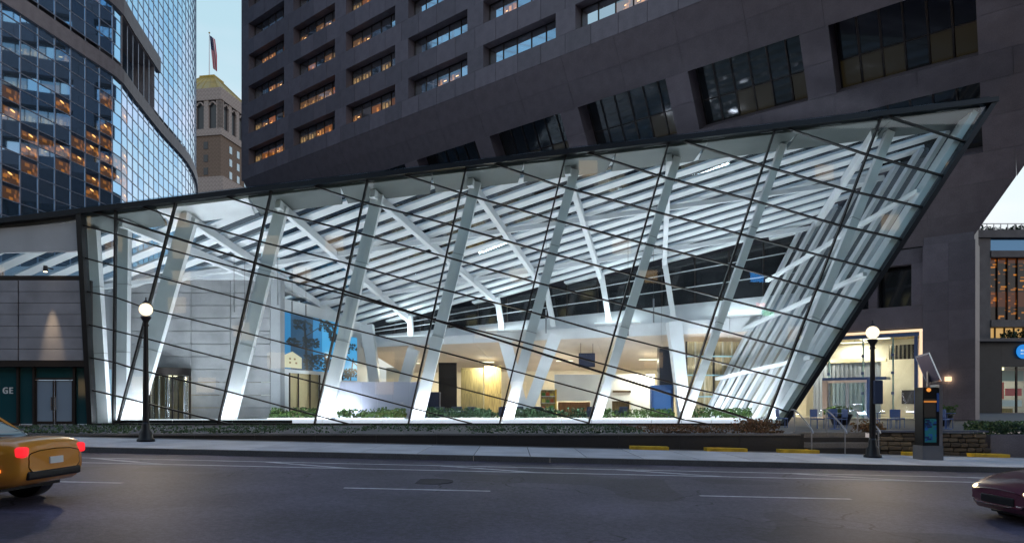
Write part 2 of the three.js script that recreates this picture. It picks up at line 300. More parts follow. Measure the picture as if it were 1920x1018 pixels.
  for (let i = 0; i < 12; i++) { const a = -34 + i * 4.95, b = Math.min(25.2, a + 4.93); part(atrium, 'eave_soffit', slab([on(a, -0.15, -0.25), on(b, -0.15, -0.25), on(b - 0.3, -1.9, -0.25), on(a, -1.9, -0.25)], V(0, 0.22, 0)), i === 3 ? M.white : (M.shadedSoffit ||= std([0.11, 0.125, 0.122], { map: plasterTex, roughness: 0.5 }))); }  // weakly lit stretches painted grey, the brightly lit one left white
  const edges = R.map((p, i) => [p, R[(i + 1) % 5]]);
  for (let z0 = -22.6; z0 < 13; z0 += 1.36) {           // slat: z = z0 + 0.4324 x
    const hit = [];
    for (const [a, b] of edges) { const fa = a.z - 0.4324 * a.x - z0, fb = b.z - 0.4324 * b.x - z0; if (fa * fb < 0) { const t = fa / (fa - fb); hit.push(a.clone().lerp(b, t)); } }
    if (hit.length < 2) continue; hit.sort((a, b) => a.x - b.x);
    const a = hit[0], b = hit[1]; if (a.distanceTo(b) < 1.2) continue;
    const n = V(-0.1216, 1, -0.218).normalize();
    part(atrium, 'roof_slat', beam(on(a.x, a.z, -0.05), on(b.x, b.z, -0.05), 0.62, 0.14, n), M.white);
    const onRight = Math.abs((b.x - 25.7) * 13.8 - (b.z) * 4.5 * 1) < 0.5 ? -b.z / 13.8 : -1;
    if (onRight >= 0.02 && onRight < 0.985) {
      const u = onRight, top = V(25.7, 17.34, 0).lerp(V(21.2, 13.78, -13.8), u), foot = V(14.57, 0, 0).lerp(V(14.4, 0, -14.6), u);
      part(atrium, 'wall_fin', beam(foot.add(V(-0.15, 0, 0)), top.add(V(-0.25, -0.2, 0)), 0.66, 0.22, V(1, -0.6, 0)), M.white);
    }
  }
  const S = (u, v) => V(14.57, 0, 0).lerp(V(25.7, 17.34, 0), v).lerp(V(14.4, 0, -14.6).lerp(V(21.2, 13.78, -13.8), v), u);
  part(atrium, 'corner_fin', beam(S(0.03, 0).add(V(-0.35, 0, -0.2)), S(0.03, 0.98).add(V(-0.35, 0, -0.2)), 1.0, 0.3, V(1, -0.6, 0)), M.white);
  for (const v of [0.2, 0.46, 0.72]) part(atrium, 'wall_rail', beam(S(0.02, v).add(V(-0.55, 0.2, 0)), S(0.98, v).add(V(-0.55, 0.2, 0)), 0.25, 0.22), M.white);
  for (let i = 0; i < 4; i++) for (let j = 0; j < 5; j++) { const u0 = i / 4, u1 = (i + 1) / 4, v0 = j / 5, v1 = (j + 1) / 5; part(atrium, 'side_pane', poly([S(u0, v0), S(u1, v0), S(u1, v1), S(u0, v1)]), M.roofPane); }
  for (let i = 0; i < 10; i++) for (const [f0, f1] of [[0, 0.5], [0.5, 1]]) {
    const a = lerp(-34, 25.7, i / 10), b = lerp(-34, 25.7, (i + 1) / 10), ba = i < 5 ? V(lerp(-34, -12.4, i / 5), 0, lerp(-27.6, -22.2, i / 5)) : V(lerp(-12.4, 21.2, (i - 5) / 5), 0, lerp(-22.2, -13.8, (i - 5) / 5)), j = i + 1, bb = j < 5 ? V(lerp(-34, -12.4, j / 5), 0, lerp(-27.6, -22.2, j / 5)) : V(lerp(-12.4, 21.2, (j - 5) / 5), 0, lerp(-22.2, -13.8, (j - 5) / 5));
    const q = (x, e, f) => { const X = lerp(x, e.x, f), Z = e.z * f; return on(X, Z, 0.3); };
    part(atrium, 'roof_pane', poly([q(a, ba, f0), q(b, bb, f0), q(b, bb, f1), q(a, ba, f1)]), M.roofPane);
  }
  const solve = (p) => { const d = (14.21 + 0.218 * CAM.z - CAM.y) / ((755 - p[1]) / FOC - 0.1216 * (p[0] - 960) / FOC + 0.218); return at(p[0], p[1], d); };  // a point of the roof plane
  const raf = [[[215, 392], [560, 540]], [[335, 378], [668, 606]], [[514, 356], [768, 590]], [[694, 336], [932, 556]], [[880, 314], [1023, 534]], [[1066, 292], [1128, 514]], [[1259, 268], [1246, 486]], [[1650, 222], [1512, 440]]];
  for (const [f, b] of raf) { const p = solve(f), q = solve(b); p.z -= 0.5; p.y = roofY(p.x, p.z) - 0.5; q.y -= 0.5; part(atrium, 'rafter', beam(p, q, 0.32, 0.45, V(0, 1, 0)), M.white); }
  for (const f of [0.36, 0.72]) part(atrium, 'purlin', beam(on(-33, -23 * f, -0.45), on(lerp(25.7, 21.2, f) - 0.8, -17 * f, -0.45), 0.25, 0.3), M.white);
}

// ---------------------------------------------------------------- inside the atrium
const warmWall = std([0.72, 0.62, 0.48], { map: plasterTex, roughness: 0.6 }), goldWall = std([0.55, 0.40, 0.16], { map: woodTex, roughness: 0.45 }), peach = std([0.80, 0.68, 0.60], { map: plasterTex, roughness: 0.6 });
const stonePanel = [0.46, 0.50, 0.43].map((k) => std([k * 0.98, k * 0.97, k], { map: concreteTex, roughness: 0.55 }));
const greyPanel = [0.36, 0.38, 0.345].map((k) => std([k, k * 0.98, k * 1.08], { map: concreteTex, roughness: 0.5 }));
struct('atrium_floor', box(-34, -0.28, -34, 14.3, 0.0, -0.3), std([0.42, 0.40, 0.38], { map: stoneTex, roughness: 0.3 }));
const W0 = V(-12.4, 0, -22.2), W1 = V(21.2, 0, -13.8), WN = V(-0.2425, 0, 0.970);
const wp = (t, y, o = 0) => V(lerp(W0.x, W1.x, t) + WN.x * o, y, lerp(W0.z, W1.z, t) + WN.z * o);
{ // back wall: dark clerestory over a white balcony front
  const bw = thing('back_wall', 'dark glazed clerestory band over a white balcony front inside the atrium', 'wall', V(4, 0, -18));
  const N = 14, tt = (i) => i / N, topY = (t) => roofY(wp(t, 0).x, wp(t, 0).z) - 0.25, fy = (t) => lerp(6.9, 9.3, t);
  for (let i = 0; i < N; i++) {
    const a = tt(i), b = tt(i + 1); part(bw, 'pane', slab([wp(a, fy(a)), wp(b, fy(b)), wp(b, topY(b)), wp(a, topY(a))], WN.clone().multiplyScalar(-0.06)), M.darkGlass);
    part(bw, 'mullion', beam(wp(a, fy(a), 0.06), wp(a, topY(a), 0.06), 0.1, 0.14, WN), M.bronze);
  }
  for (const f of [0.35, 0.72]) part(bw, 'rail', beam(wp(0, lerp(fy(0), topY(0), f), 0.4), wp(1, lerp(fy(1), topY(1), f), 0.4), 0.06, 0.07), M.grey);
  const by = (t) => lerp(5.85, 6.5, t), my = (t) => lerp(6.35, 7.6, t);
  for (let i = 0; i < 7; i++) { const a = i / 7, b = (i + 1) / 7 - 0.0006;
    part(bw, 'balcony_front', slab([wp(a, by(a), 1.2), wp(b, by(b), 1.2), wp(b, my(b), 1.3), wp(a, my(a), 1.3)], WN.clone().multiplyScalar(-0.25)), M.white);
    part(bw, 'balcony_slope', slab([wp(a, my(a) + 0.003, 1.3), wp(b, my(b) + 0.003, 1.3), wp(b, fy(b), 0.1), wp(a, fy(a), 0.1)], V(0, -0.2, 0)), M.white);
    part(bw, 'ceiling', slab([wp(a, by(a) - 0.01, 1.1), wp(b, by(b) - 0.01, 1.1), wp(b, 4.1, -7.4), wp(a, 4.1, -7.4)], V(0, 0.15, 0)), peach); }
  part(bw, 'rear_wall', slab([wp(-0.05, 0, -7.5), wp(1.05, 0, -7.5), wp(1.05, 4.6, -7.5), wp(-0.05, 4.6, -7.5)], WN.clone().multiplyScalar(-0.2)), warmWall);
  for (const [p, q] of [[[768, 592], [772, 655]], [[932, 558], [945, 640]], [[1023, 536], [1041, 625]], [[1128, 516], [1144, 612]], [[1246, 488], [1264, 600]]]) {
    const a = (x, y) => { const m = (x - 960) / FOC; const num = (CAM.z * m - 0) ; let best = null, bd = 1e9; for (let t = -0.02; t < 1.02; t += 0.004) { const w = wp(t, 0, 0.9), X = w.x / (CAM.z - w.z); if (Math.abs(X - m) < bd) { bd = Math.abs(X - m); best = w; } } return at(x, y, CAM.z - best.z); };
    part(bw, 'post', beam(a(...p), a(...q), 0.4, 0.4, WN), M.white);
  }
}
function column(name, label, p, q, d, w0, w1, mat = M.white, group) { const a = at(p[0], p[1], d), b = at(q[0], q[1], d); a.y = Math.max(0, a.y < 0.8 ? 0 : a.y); single(name, taper(a, b, w0, w0, w1, w1, V(0, 0, 1)), mat, label, 'column', group); }
const vg = 'slanted white columns under the balcony';
for (const [p, q, d] of [[[712, 781], [688, 610], 55.5], [[738, 781], [776, 655], 55.8], [[985, 783], [947, 640], 52.2], [[984, 783], [1042, 628], 51.6], [[1284, 785], [1264, 604], 48.6]]) column('slanted_column', 'slanted white steel column standing under the white balcony front', p, q, d, 0.75, 0.95, M.white, vg);
{ // left interior walls
  const pw = thing('panel_wall', 'pale grey stone panel wall beside the revolving door', 'wall', V(-20, 0, -9.4));
  for (let r = 0; r < 11; r++) for (let c = 0; c < 4; c++) { const x0 = -27 + c * 2.68, y0 = r * 0.86; if (c === 1 && r < 4) continue; part(pw, 'stone_panel', box(x0, y0 + 0.02, -9.6, x0 + 2.645, y0 + 0.84, -9.4), stonePanel[(r * 3 + c * 7) % 3]); }
  part(pw, 'door_head', box(-24.32, 3.3, -9.7, -21.64, 3.45, -9.3), M.bronze);
  part(pw, 'backing', box(-34, 3.46, -9.9, -16.3, 9.7, -9.62), M.grey);
  part(pw, 'lintel', box(-34, 9.46, -9.75, -16.2, 10.3, -9.0), M.white);
  part(pw, 'corner_pier', box(-16.27, 0, -10.2, -15.6, 9.6, -9.35), M.grey);
  const sw = thing('atrium_side_wall', 'white side wall of the atrium that carries the big painted reflection panels', 'wall', V(-15, 0, -15));
  const L0 = V(-15.9, 0, -10.2), L1 = V(-12.5, 0, -22.2), ln = V(12, 0, -3.4).normalize(), lp = (t, y, o = 0) => V(lerp(L0.x, L1.x, t) + ln.x * o, y, lerp(L0.z, L1.z, t) + ln.z * o);
  const wallPiece = (n, t0, t1, y0, y1) => part(sw, n, slab([lp(t0, y0), lp(t1, y0), lp(t1, y1), lp(t0, y1)], ln.clone().multiplyScalar(-0.3)), M.white);
  wallPiece('wall_panel', 0, 0.62, 3.3, 8.4); wallPiece('wall_panel', 0.622, 1, 0, 8.0); wallPiece('wall_panel', 0, 0.08, 0, 3.297); wallPiece('wall_panel', 0.4, 0.44, 0, 3.297); wallPiece('wall_panel', 0.6, 0.62, 0, 3.297);
  part(sw, 'door_glazing', slab([lp(0.08, 0.02, -0.1), lp(0.4, 0.02, -0.1), lp(0.4, 3.29, -0.1), lp(0.08, 3.29, -0.1)], ln.clone().multiplyScalar(-0.08)), std([0.45, 0.36, 0.2], { roughness: 0.3 }));
  for (const t of [0.085, 0.17, 0.29, 0.395]) part(sw, 'door_frame', beam(lp(t, 0, 0.02), lp(t, 3.29, 0.02), 0.08, 0.1, ln), M.bronze);
  part(sw, 'dark_opening', slab([lp(0.44, 0.02, -1.2), lp(0.6, 0.02, -1.2), lp(0.6, 3.29, -1.2), lp(0.44, 3.29, -1.2)], ln.clone().multiplyScalar(-0.1)), std([0.30, 0.12, 0.06], { map: woodTex, roughness: 0.5 }));
  const reflectionTex = canvasTex(512, 512, (c, w, h) => {  // street trees, sky and a bright house reflected in glass, painted in
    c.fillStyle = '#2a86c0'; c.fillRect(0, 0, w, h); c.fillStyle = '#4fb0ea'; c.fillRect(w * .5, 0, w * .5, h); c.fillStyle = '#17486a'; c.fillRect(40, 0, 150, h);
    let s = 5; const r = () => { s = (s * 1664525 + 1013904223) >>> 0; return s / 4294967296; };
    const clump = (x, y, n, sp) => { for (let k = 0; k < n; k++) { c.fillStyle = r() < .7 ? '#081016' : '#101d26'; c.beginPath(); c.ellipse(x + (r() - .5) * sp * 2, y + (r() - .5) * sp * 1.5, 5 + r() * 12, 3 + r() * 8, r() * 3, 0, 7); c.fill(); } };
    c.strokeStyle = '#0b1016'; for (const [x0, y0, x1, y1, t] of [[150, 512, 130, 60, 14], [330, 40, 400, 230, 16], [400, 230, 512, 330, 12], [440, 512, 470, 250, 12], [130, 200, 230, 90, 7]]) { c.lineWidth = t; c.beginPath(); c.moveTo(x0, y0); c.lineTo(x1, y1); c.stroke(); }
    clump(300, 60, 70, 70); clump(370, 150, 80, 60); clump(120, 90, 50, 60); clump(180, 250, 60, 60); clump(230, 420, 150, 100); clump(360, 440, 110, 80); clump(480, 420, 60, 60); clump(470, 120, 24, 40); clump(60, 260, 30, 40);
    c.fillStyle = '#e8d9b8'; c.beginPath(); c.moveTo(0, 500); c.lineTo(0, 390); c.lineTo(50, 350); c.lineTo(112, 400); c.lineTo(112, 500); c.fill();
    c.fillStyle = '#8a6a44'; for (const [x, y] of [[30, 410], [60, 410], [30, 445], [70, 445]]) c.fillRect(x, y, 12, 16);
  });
  const pic = (name, label, t0, t1, y0, y1, u0, u1) => {  // glowing panel that stands in for a window reflection
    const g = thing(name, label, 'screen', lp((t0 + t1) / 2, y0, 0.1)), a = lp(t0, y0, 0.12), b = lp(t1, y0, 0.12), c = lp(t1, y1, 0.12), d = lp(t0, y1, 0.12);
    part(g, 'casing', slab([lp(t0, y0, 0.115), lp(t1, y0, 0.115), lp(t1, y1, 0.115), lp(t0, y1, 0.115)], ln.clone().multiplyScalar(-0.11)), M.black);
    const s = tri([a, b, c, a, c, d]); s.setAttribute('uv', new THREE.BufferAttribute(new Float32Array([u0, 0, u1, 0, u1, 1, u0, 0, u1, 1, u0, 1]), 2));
    part(g, 'display', s, std([0.02, 0.02, 0.02], { roughness: 0.3, emissive: lin(1, 1, 1), emissiveMap: reflectionTex, emissiveIntensity: 0.9 }));
  };
  pic('reflection_panel', 'wide glowing panel painted with a reflection of dark trees and a small house', 0.02, 0.60, 3.55, 7.5, 0, 0.75);
  pic('narrow_reflection_panel', 'narrow glowing panel painted with a reflection of tree branches, beside the wide one', 0.66, 0.84, 3.0, 6.6, 0.72, 1);
}
// furniture and fittings, standing on the atrium floor
function stand(name, label, cat, x0, y0, x1, d, depth, mat, group) { // a block from the floor up to height y0 (picture row), d metres away
  const a = at(x0, y0, d), b = at(x1, y0, d); return single(name, uvm(new RoundedBoxGeometry(b.x - a.x, a.y - 0.004, depth, 2, 0.03).translate((a.x + b.x) / 2, a.y / 2 + 0.004, a.z - depth / 2)), mat, label, cat, group);
}
{
  const lav = std([0.42, 0.42, 0.52], { roughness: 0.4 });
  const pt = thing('partition', 'lavender grey panelled partition screen behind the hedge', 'partition', V(-12, 0, -12));
  for (let i = 0; i < 6; i++) { const a = at(618 + i * 30, 716, 49), b = at(647.5 + i * 30, 716, 49); part(pt, 'panel', box(a.x, 0.02, a.z - 0.15, b.x, a.y, a.z), lav); }
  stand('dark_pillar', 'tall dark bronze pillar in front of the gold wall panels', 'pillar', 822, 680, 856, 58, 0.6, M.bronze);
  stand('gold_panel', 'olive gold wall panel beside the dark bronze pillar', 'panel', 864, 690, 906, 60, 0.2, std([0.34, 0.27, 0.12], { map: woodTex, roughness: 0.4 }));
  stand('bright_gold_panel', 'bright yellow gold wall panel beside the olive gold one', 'panel', 908, 686, 940, 60, 0.2, goldWall);
  stand('low_blue_counter', 'low dark blue counter beside the dark bronze pillar', 'counter', 796, 735, 824, 56, 0.8, std([0.02, 0.025, 0.06]));
  const ct = thing('reception_counter', 'long white reception wall with wooden desk and openings', 'counter', V(6, 0, -21));
  const cd = 57, P = (x, y) => at(x, y, cd);
  const blk = (n, x0, y0, x1, y1, dz, t, m) => { const a = P(x0, y0), b = P(x1, y1); part(ct, n, box(a.x, Math.max(0.005, b.y), a.z + dz - t, b.x, a.y, a.z + dz), m); };
  blk('white_wall', 1040, 702, 1228, 752, 0, 0.3, M.white); blk('white_wall', 1108, 752, 1148, 790, 0, 0.3, M.white); blk('white_wall', 1184, 752, 1228, 790, 0, 0.3, M.white);
  blk('wooden_desk', 1047, 754, 1106, 790, 0.2, 0.5, std([0.30, 0.13, 0.05], { map: woodTex })); blk('opening_back', 1149, 735, 1183, 790, -0.6, 0.1, std([0.24, 0.16, 0.08], { map: woodTex })); blk('opening_frame', 1149, 732, 1183, 736, 0.1, 0.4, M.bronze);
  const sh = thing('shelf_unit', 'yellow shelf unit with coloured goods beside a slanted column', 'shelf', at(1030, 790, 55).setY(0)), sa = at(1014, 730, 55), sb = at(1044, 730, 55);
  part(sh, 'back_panel', box(sa.x, 0.02, sa.z - 0.45, sb.x, sa.y, sa.z - 0.4), goldWall); part(sh, 'side_panel', box(sa.x, 0.02, sa.z - 0.39, sa.x + 0.05, sa.y, sa.z), goldWall); part(sh, 'side_panel', box(sb.x - 0.12, 0.02, sa.z - 0.39, sb.x, sa.y, sa.z), std([0.75, 0.45, 0.05]));
  for (let r = 0; r < 5; r++) { const y = 0.1 + r * (sa.y - 0.15) / 4; part(sh, 'shelf', box(sa.x + 0.052, y, sa.z - 0.39, sb.x - 0.122, y + 0.04, sa.z), M.white); if (r < 4) for (let k = 0; k < 3; k++) part(sh, 'box', box(sa.x + 0.1 + k * 0.34, y + 0.042, sa.z - 0.33, sa.x + 0.36 + k * 0.34, y + rr(0.2, 0.36), sa.z - 0.1), [std([0.1, 0.25, 0.05]), std([0.5, 0.1, 0.03]), std([0.6, 0.5, 0.1])][(r + k) % 3]); }
  stand('blue_kiosk', 'blue glowing kiosk at the foot of the dark column', 'kiosk', 1222, 722, 1262, 50, 0.6, std([0.04, 0.11, 0.30], { roughness: 0.3 }));
  single('kiosk_screen', box(at(1226, 728, 49.95).x, 0.6, at(1226, 728, 49.95).z, at(1258, 728, 49.95).x, 2.1, at(1226, 728, 49.95).z + 0.03), glow([0.08, 0.22, 0.6], 0.6), 'dim blue screen on the front of the blue kiosk', 'screen');
  stand('dark_column', 'square dark blue black column behind the blue kiosk', 'column', 1237, 650, 1264, 52, 0.8, std([0.03, 0.033, 0.05], { roughness: 0.4 }));
  { const a = at(1086, 662, 54), b = at(1116, 688, 54), g = thing('hanging_sign', 'dark box sign hanging from the peach ceiling', 'sign', at(1100, 660, 54)); part(g, 'sign_box', box(a.x, b.y, a.z - 0.4, b.x, a.y, a.z), std([0.03, 0.035, 0.07])); for (const x of [a.x + 0.15, b.x - 0.15]) part(g, 'hanger', box(x - 0.015, a.y, a.z - 0.22, x + 0.015, a.y + 1.9, a.z - 0.19), M.bronze); }
  const wg = thing('glazed_partition', 'warm beige glazed partition with dark uprights beside the fins', 'partition', at(1345, 790, 51).setY(0)), wa = at(1288, 640, 51), wb = at(1408, 640, 51);
  part(wg, 'backing', box(wa.x, 0.02, wa.z - 0.4, wb.x, wa.y, wa.z - 0.2), std([0.70, 0.52, 0.28], { map: woodTex, roughness: 0.5 }));
  for (let i = 0; i < 8; i++) { const x = lerp(wa.x, wb.x, i / 7); part(wg, 'upright', box(x - 0.05, 0.02, wa.z - 0.19, x + 0.05, wa.y, wa.z), i % 3 ? std([0.5, 0.42, 0.3]) : M.bronze); }
  for (const y of [1.6, 3.2, 4.6]) part(wg, 'shelf_rail', box(wa.x, y, wa.z + 0.003, wb.x, y + 0.1, wa.z + 0.2), std([0.35, 0.5, 0.52], { roughness: 0.2 }));
  { const a = at(1290, 440, 50), b = at(1430, 640, 50); }
}
{ // revolving door
  const c = V(-22.98, 0, -9.1); const g = thing('revolving_door', 'glass revolving door with warm light in the stone panel wall', 'door', c);
  const r = 1.28, H = 3.0;
  lpart(g, 'canopy', new THREE.CylinderGeometry(r + 0.08, r + 0.08, 0.5, 32).translate(0, H + 0.25, 0), M.bronze);
  lpart(g, 'floor_ring', new THREE.CylinderGeometry(r, r, 0.03, 32).translate(0, 0.016, 0), M.bronze);
  for (let i = 0; i < 10; i++) { const a = i / 10 * 6.283; lpart(g, 'post', box(-0.04, 0.03, -0.04, 0.04, H, 0.04).translate(Math.sin(a) * r, 0, Math.cos(a) * r), i % 2 ? M.bronze : M.chrome); }
  for (let i = 0; i < 3; i++) { const a = 0.4 + i * 2.094, s = Math.sin(a), k = Math.cos(a); lpart(g, 'leaf', poly([V(0, 0.05, 0), V(s * 1.15, 0.05, k * 1.15), V(s * 1.15, H - 0.05, k * 1.15), V(0, H - 0.05, 0)]), M.pane); lpart(g, 'stile', beam(V(s * 1.15, 0.04, k * 1.15), V(s * 1.15, H, k * 1.15), 0.07, 0.07, V(1, 0, 0)), M.chrome); }
  lpart(g, 'shaft', cyl(0.05, 0.05, H - 0.05, 0, 0.03, 0), M.chrome);
  lpart(g, 'lamp_disc', new THREE.CylinderGeometry(0.5, 0.5, 0.02, 24).translate(0, H - 0.012, 0), glow([1, 0.8, 0.5], 3));
  area(0.9, 0.9, V(c.x, H - 0.05, c.z), V(c.x, 0, c.z + 0.001), [1, 0.72, 0.42], 40);
  single('vestibule_wall', box(-27, 0, -13.5, -21.5, 3.4, -13.3), std([0.5, 0.34, 0.2], { map: woodTex }), 'brown wooden vestibule wall behind the revolving door', 'wall');
}
// hedge boxes along the glass, with a strip of light at the foot
{
  const segs = [[500, 602], [628, 760], [797, 936], [964, 1103], [1128, 1268], [1294, 1415]];
  segs.forEach(([a, b], i) => {
    const d = CAM.z + 2.1, p = at(a, 790, d), q = at(b, 790, d), n = Math.round((q.x - p.x) * 330);
    const g = thing('indoor_hedge', 'low green leafy hedge in a white box just inside the glass', 'hedge', V((p.x + q.x) / 2, 0, p.z), 'hedges along the inside of the glass');
    part(g, 'planter_box', box(p.x, 0.004, p.z - 1.0, q.x, 0.34, p.z), M.white);
    part(g, 'foliage', leafCloud(n, p.x + 0.1, 0.34, p.z - 0.9, q.x - 0.1, 0.95, p.z - 0.1, 0.15), i === 2 || i === 3 ? M.leafDark : M.leaf);
    const st = []; for (let x = p.x + 0.2; x < q.x - 0.1; x += 0.35) st.push(beam(V(x, 0.34, p.z - 0.5), V(x + rr(-.1, .1), 0.8, p.z - 0.5 + rr(-.2, .2)), 0.02, 0.02, V(0, 0, 1))); part(g, 'stem', merge(st), M.stem);
  });
  const z = -0.30;
  for (let i = 0; i < 22; i++) {
    const x0 = -21.6 + i * 1.62, x1 = x0 + 1.59, g = thing('light_strip', 'white glowing light strip along the foot of the glass, added at the left end', 'light', V((x0 + x1) / 2, 0, z), 'light strips along the foot of the glass');
    part(g, 'housing', box(x0, 0.004, z - 0.12, x1, 0.26, z), x0 > -13.4 ? M.grey : M.black); part(g, 'light_diffuser', box(x0, 0.262, z - 0.13, x1, 0.30, z + 0.01), glow([0.95, 0.92, 1], 1.3)); if (x0 > -13.4) part(g, 'light_face', box(x0, 0.09, z + 0.002, x1, 0.255, z + 0.012), glow([0.9, 0.86, 1], 0.85));
    if (i % 4 === 0) area(6.2, 0.12, V(x0 + 3.2, 0.33, z - 0.06), V(x0 + 3.2, 8, z - 5.5), [0.95, 0.92, 1], 140);  // strips left of the hedges are added to light the columns there
  }
}
// unseen uplights in the floor; those by the fins are added to brighten them
for (const [x, z, k, lx, lz] of [[-20.5, -3.2, 38, -19.5, -2.6], [-17, -4, 26, -15.5, -3], [-24, -4, 22, -24, -3], [-12, -12, 20, -11, -14], [-3, -12, 20, -2, -13], [6, -10.5, 20, 6, -11], [13, -8, 20, 15, -8], [12.6, -3.2, 46, 19, -4], [12.6, -11, 46, 18, -9]]) {
  const g = thing('floor_uplight', 'flat round unseen uplight set in the atrium floor', 'light', V(x, 0, z), 'uplights set in the atrium floor');
  part(g, 'bezel', cyl(0.62, 0.62, 0.03, x, 0.004, z, 24), M.steel); part(g, 'light_lens', cyl(0.5, 0.5, 0.012, x, 0.035, z, 24), glow([1, 0.98, 1], 2.5));
  area(0.8, 0.8, V(x, 0.06, z), V(lx, 10, lz), [0.93, 0.92, 1], k * 12);
}
for (let i = 0; i < 5; i++) { // lamps of the peach ceiling
  const t = 0.08 + i * 0.2, c = wp(t, 4.75, -3), g = thing('ceiling_lamp', 'square warm lamp in the peach ceiling under the balcony', 'light', c.clone(), 'lamps in the peach ceiling');
  part(g, 'lamp_panel', box(c.x - 0.7, c.y - 0.05, c.z - 0.35, c.x + 0.7, c.y, c.z + 0.35), glow([1, 0.82, 0.6], 2.2));
  area(1.4, 0.7, V(c.x, c.y - 0.07, c.z), V(c.x, 0, c.z + 0.01), [1, 0.83, 0.64], 240);
}
for (let i = 0; i < 4; i++) { // cove lamps on the balcony that wash the slope and the roof
  const t = 0.12 + i * 0.25, c = wp(t, lerp(6.4, 7.65, t) + 0.16, 1.75), g = thing('balcony_lamp', 'slim lamp on the lip of the white balcony front', 'light', c.clone(), 'lamps on the balcony lip');
  part(g, 'housing', beam(wp(t - 0.05, c.y - 0.1, 1.5), wp(t + 0.05, c.y - 0.1, 1.5), 0.4, 0.06), M.white); part(g, 'light_bar', beam(wp(t - 0.05, c.y - 0.04, 1.75), wp(t + 0.05, c.y - 0.04, 1.75), 0.1, 0.05), glow([1, 0.98, 1], 1.1));
  area(3.2, 0.2, c, wp(t, 13, 1.0), [0.92, 0.96, 1], 75);
}
for (const [x, y0, y1, d] of [[438, 545, 585, 42], [458, 560, 600, 44], [520, 548, 572, 44], [547, 565, 585, 46], [573, 572, 592, 46], [1024, 580, 625, 46], [1226, 560, 605, 45], [1178, 600, 630, 46]]) {
  const a = at(x, y1, d), top = roofY(a.x, a.z) - 0.2, g = thing('pendant_lamp', 'thin tube pendant hanging on a wire from the atrium roof', 'lamp', a.clone(), 'tube pendants under the atrium roof');
  part(g, 'wire', cyl(0.01, 0.01, top - a.y - 0.5, a.x, a.y + 0.5, a.z, 6), M.black); part(g, 'tube', cyl(0.05, 0.05, (y1 - y0) / FOC * d, a.x, a.y, a.z, 12), M.steel);
}

// ---------------------------------------------------------------- left wing: panel wall and storefront
{
  const g = thing('entrance_wing', 'grey panelled wing with a teal glass storefront beside the atrium', 'building', V(-27, 0, -0.3));
  const X = (p) => (p - 960) / 35, Y = (p) => 1.2 + (755 - p) / 35, x0 = -34;
  part(g, 'fascia', slab([V(x0, 10.0, 0), V(X(150), 10.9, 0), V(X(154), Y(470), 0), V(x0, Y(478), 0)].reverse(), V(0, 0, -0.3)), M.grey);
  for (const [a, b] of [[-34, -27.6], [-27.55, X(157)]]) part(g, 'clerestory_pane', poly([V(a, Y(519), -0.1), V(b, Y(519), -0.1), V(b, Y(472), -0.1), V(a, Y(472), -0.1)]), M.pane);
  part(g, 'head_frame', box(x0, Y(524), -0.25, X(158), Y(517), 0.02), M.bronze);
  const rows = 7, h = (Y(525) - Y(676)) / rows;
  for (let r = 0; r < rows; r++) for (const [a, b] of [[-34, -30.6], [-30.58, X(32)], [X(34), X(161)]]) part(g, 'wall_panel', box(a, Y(676) + r * h + 0.012, -0.3, b - 0.02, Y(676) + (r + 1) * h - 0.012, 0), greyPanel[(r * 2 + (a > -27 ? 1 : 0)) % 3]);
  part(g, 'backing', box(x0, Y(688), -0.5, X(162), Y(524), -0.31), M.bronze);
  part(g, 'canopy', box(x0, Y(688), -0.3, X(164), Y(677), 0.25), M.bronze);
  const teal = phy([0.012, 0.06, 0.07], { roughness: 0.06, ior: 1.55 }), frost = phy([0.20, 0.26, 0.33], { roughness: 0.25 });
  for (const [a, b, y0, y1, m] of [[-40, 29, 688, 795, teal], [33, 59, 688, 795, teal], [63, 135, 688, 709, teal], [139, 163, 688, 795, teal]]) part(g, 'storefront_pane', box(X(a), Math.max(0.02, Y(y1)), -0.2, X(b), Y(y0), -0.14), m);
  for (const p of [31, 61, 137, 165]) part(g, 'frame_post', box(X(p - 2), 0, -0.22, X(p + 2), Y(688), 0.0), M.bronze);
  part(g, 'frame_rail', box(X(-40), 0, -0.24, X(29), 0.12, -0.01), M.bronze); part(g, 'door_head', box(X(63), Y(712), -0.21, X(135), Y(708), -0.01), M.bronze);
  for (const [a, b] of [[64, 98], [100, 134]]) { const d = part(g, 'door', box(X(a), 0.03, -0.16, X(b), Y(713), -0.1), frost); part(d, 'door_stile', box(X(a), 0.03, -0.09, X(a + 2), Y(713), -0.05), M.bronze); part(d, 'door_stile', box(X(b - 2), 0.03, -0.09, X(b), Y(713), -0.05), M.bronze); part(d, 'door_rail', box(X(a + 2), 0.03, -0.09, X(b - 2), 0.2, -0.05), M.bronze); const hx = X(a < 80 ? 95 : 103); part(d, 'handle', box(hx - 0.02, 0.8, -0.049, hx + 0.02, 1.5, 0.03), M.chrome); }
  part(g, 'lettering', text('GE', 0.34, 0.03).translate(X(10), Y(738), -0.139), std([0.6, 0.62, 0.62]));
  const L = V(X(97), Y(512), 0.55), lamp = thing('wall_downlight', 'small black downlight throwing a warm beam down the grey panels', 'light', L.clone());
  part(lamp, 'bracket', box(L.x - 0.03, L.y + 0.18, -0.05, L.x + 0.03, L.y + 0.24, L.z), M.black); part(lamp, 'can', cyl(0.12, 0.1, 0.3, L.x, L.y - 0.02, L.z, 16), M.black); part(lamp, 'light_lens', cyl(0.09, 0.09, 0.02, L.x, L.y - 0.045, L.z, 16), glow([1, 0.8, 0.5], 6));
  const sp = new THREE.SpotLight(lin(1, 0.72, 0.40), 160, 0, 0.20, 0.9, 2); sp.position.set(L.x, L.y - 0.08, L.z); sp.target.position.set(L.x, 1.0, -0.1); sp.shadow.radius = 2; sp.castShadow = true; scene.add(sp, sp.target);
}

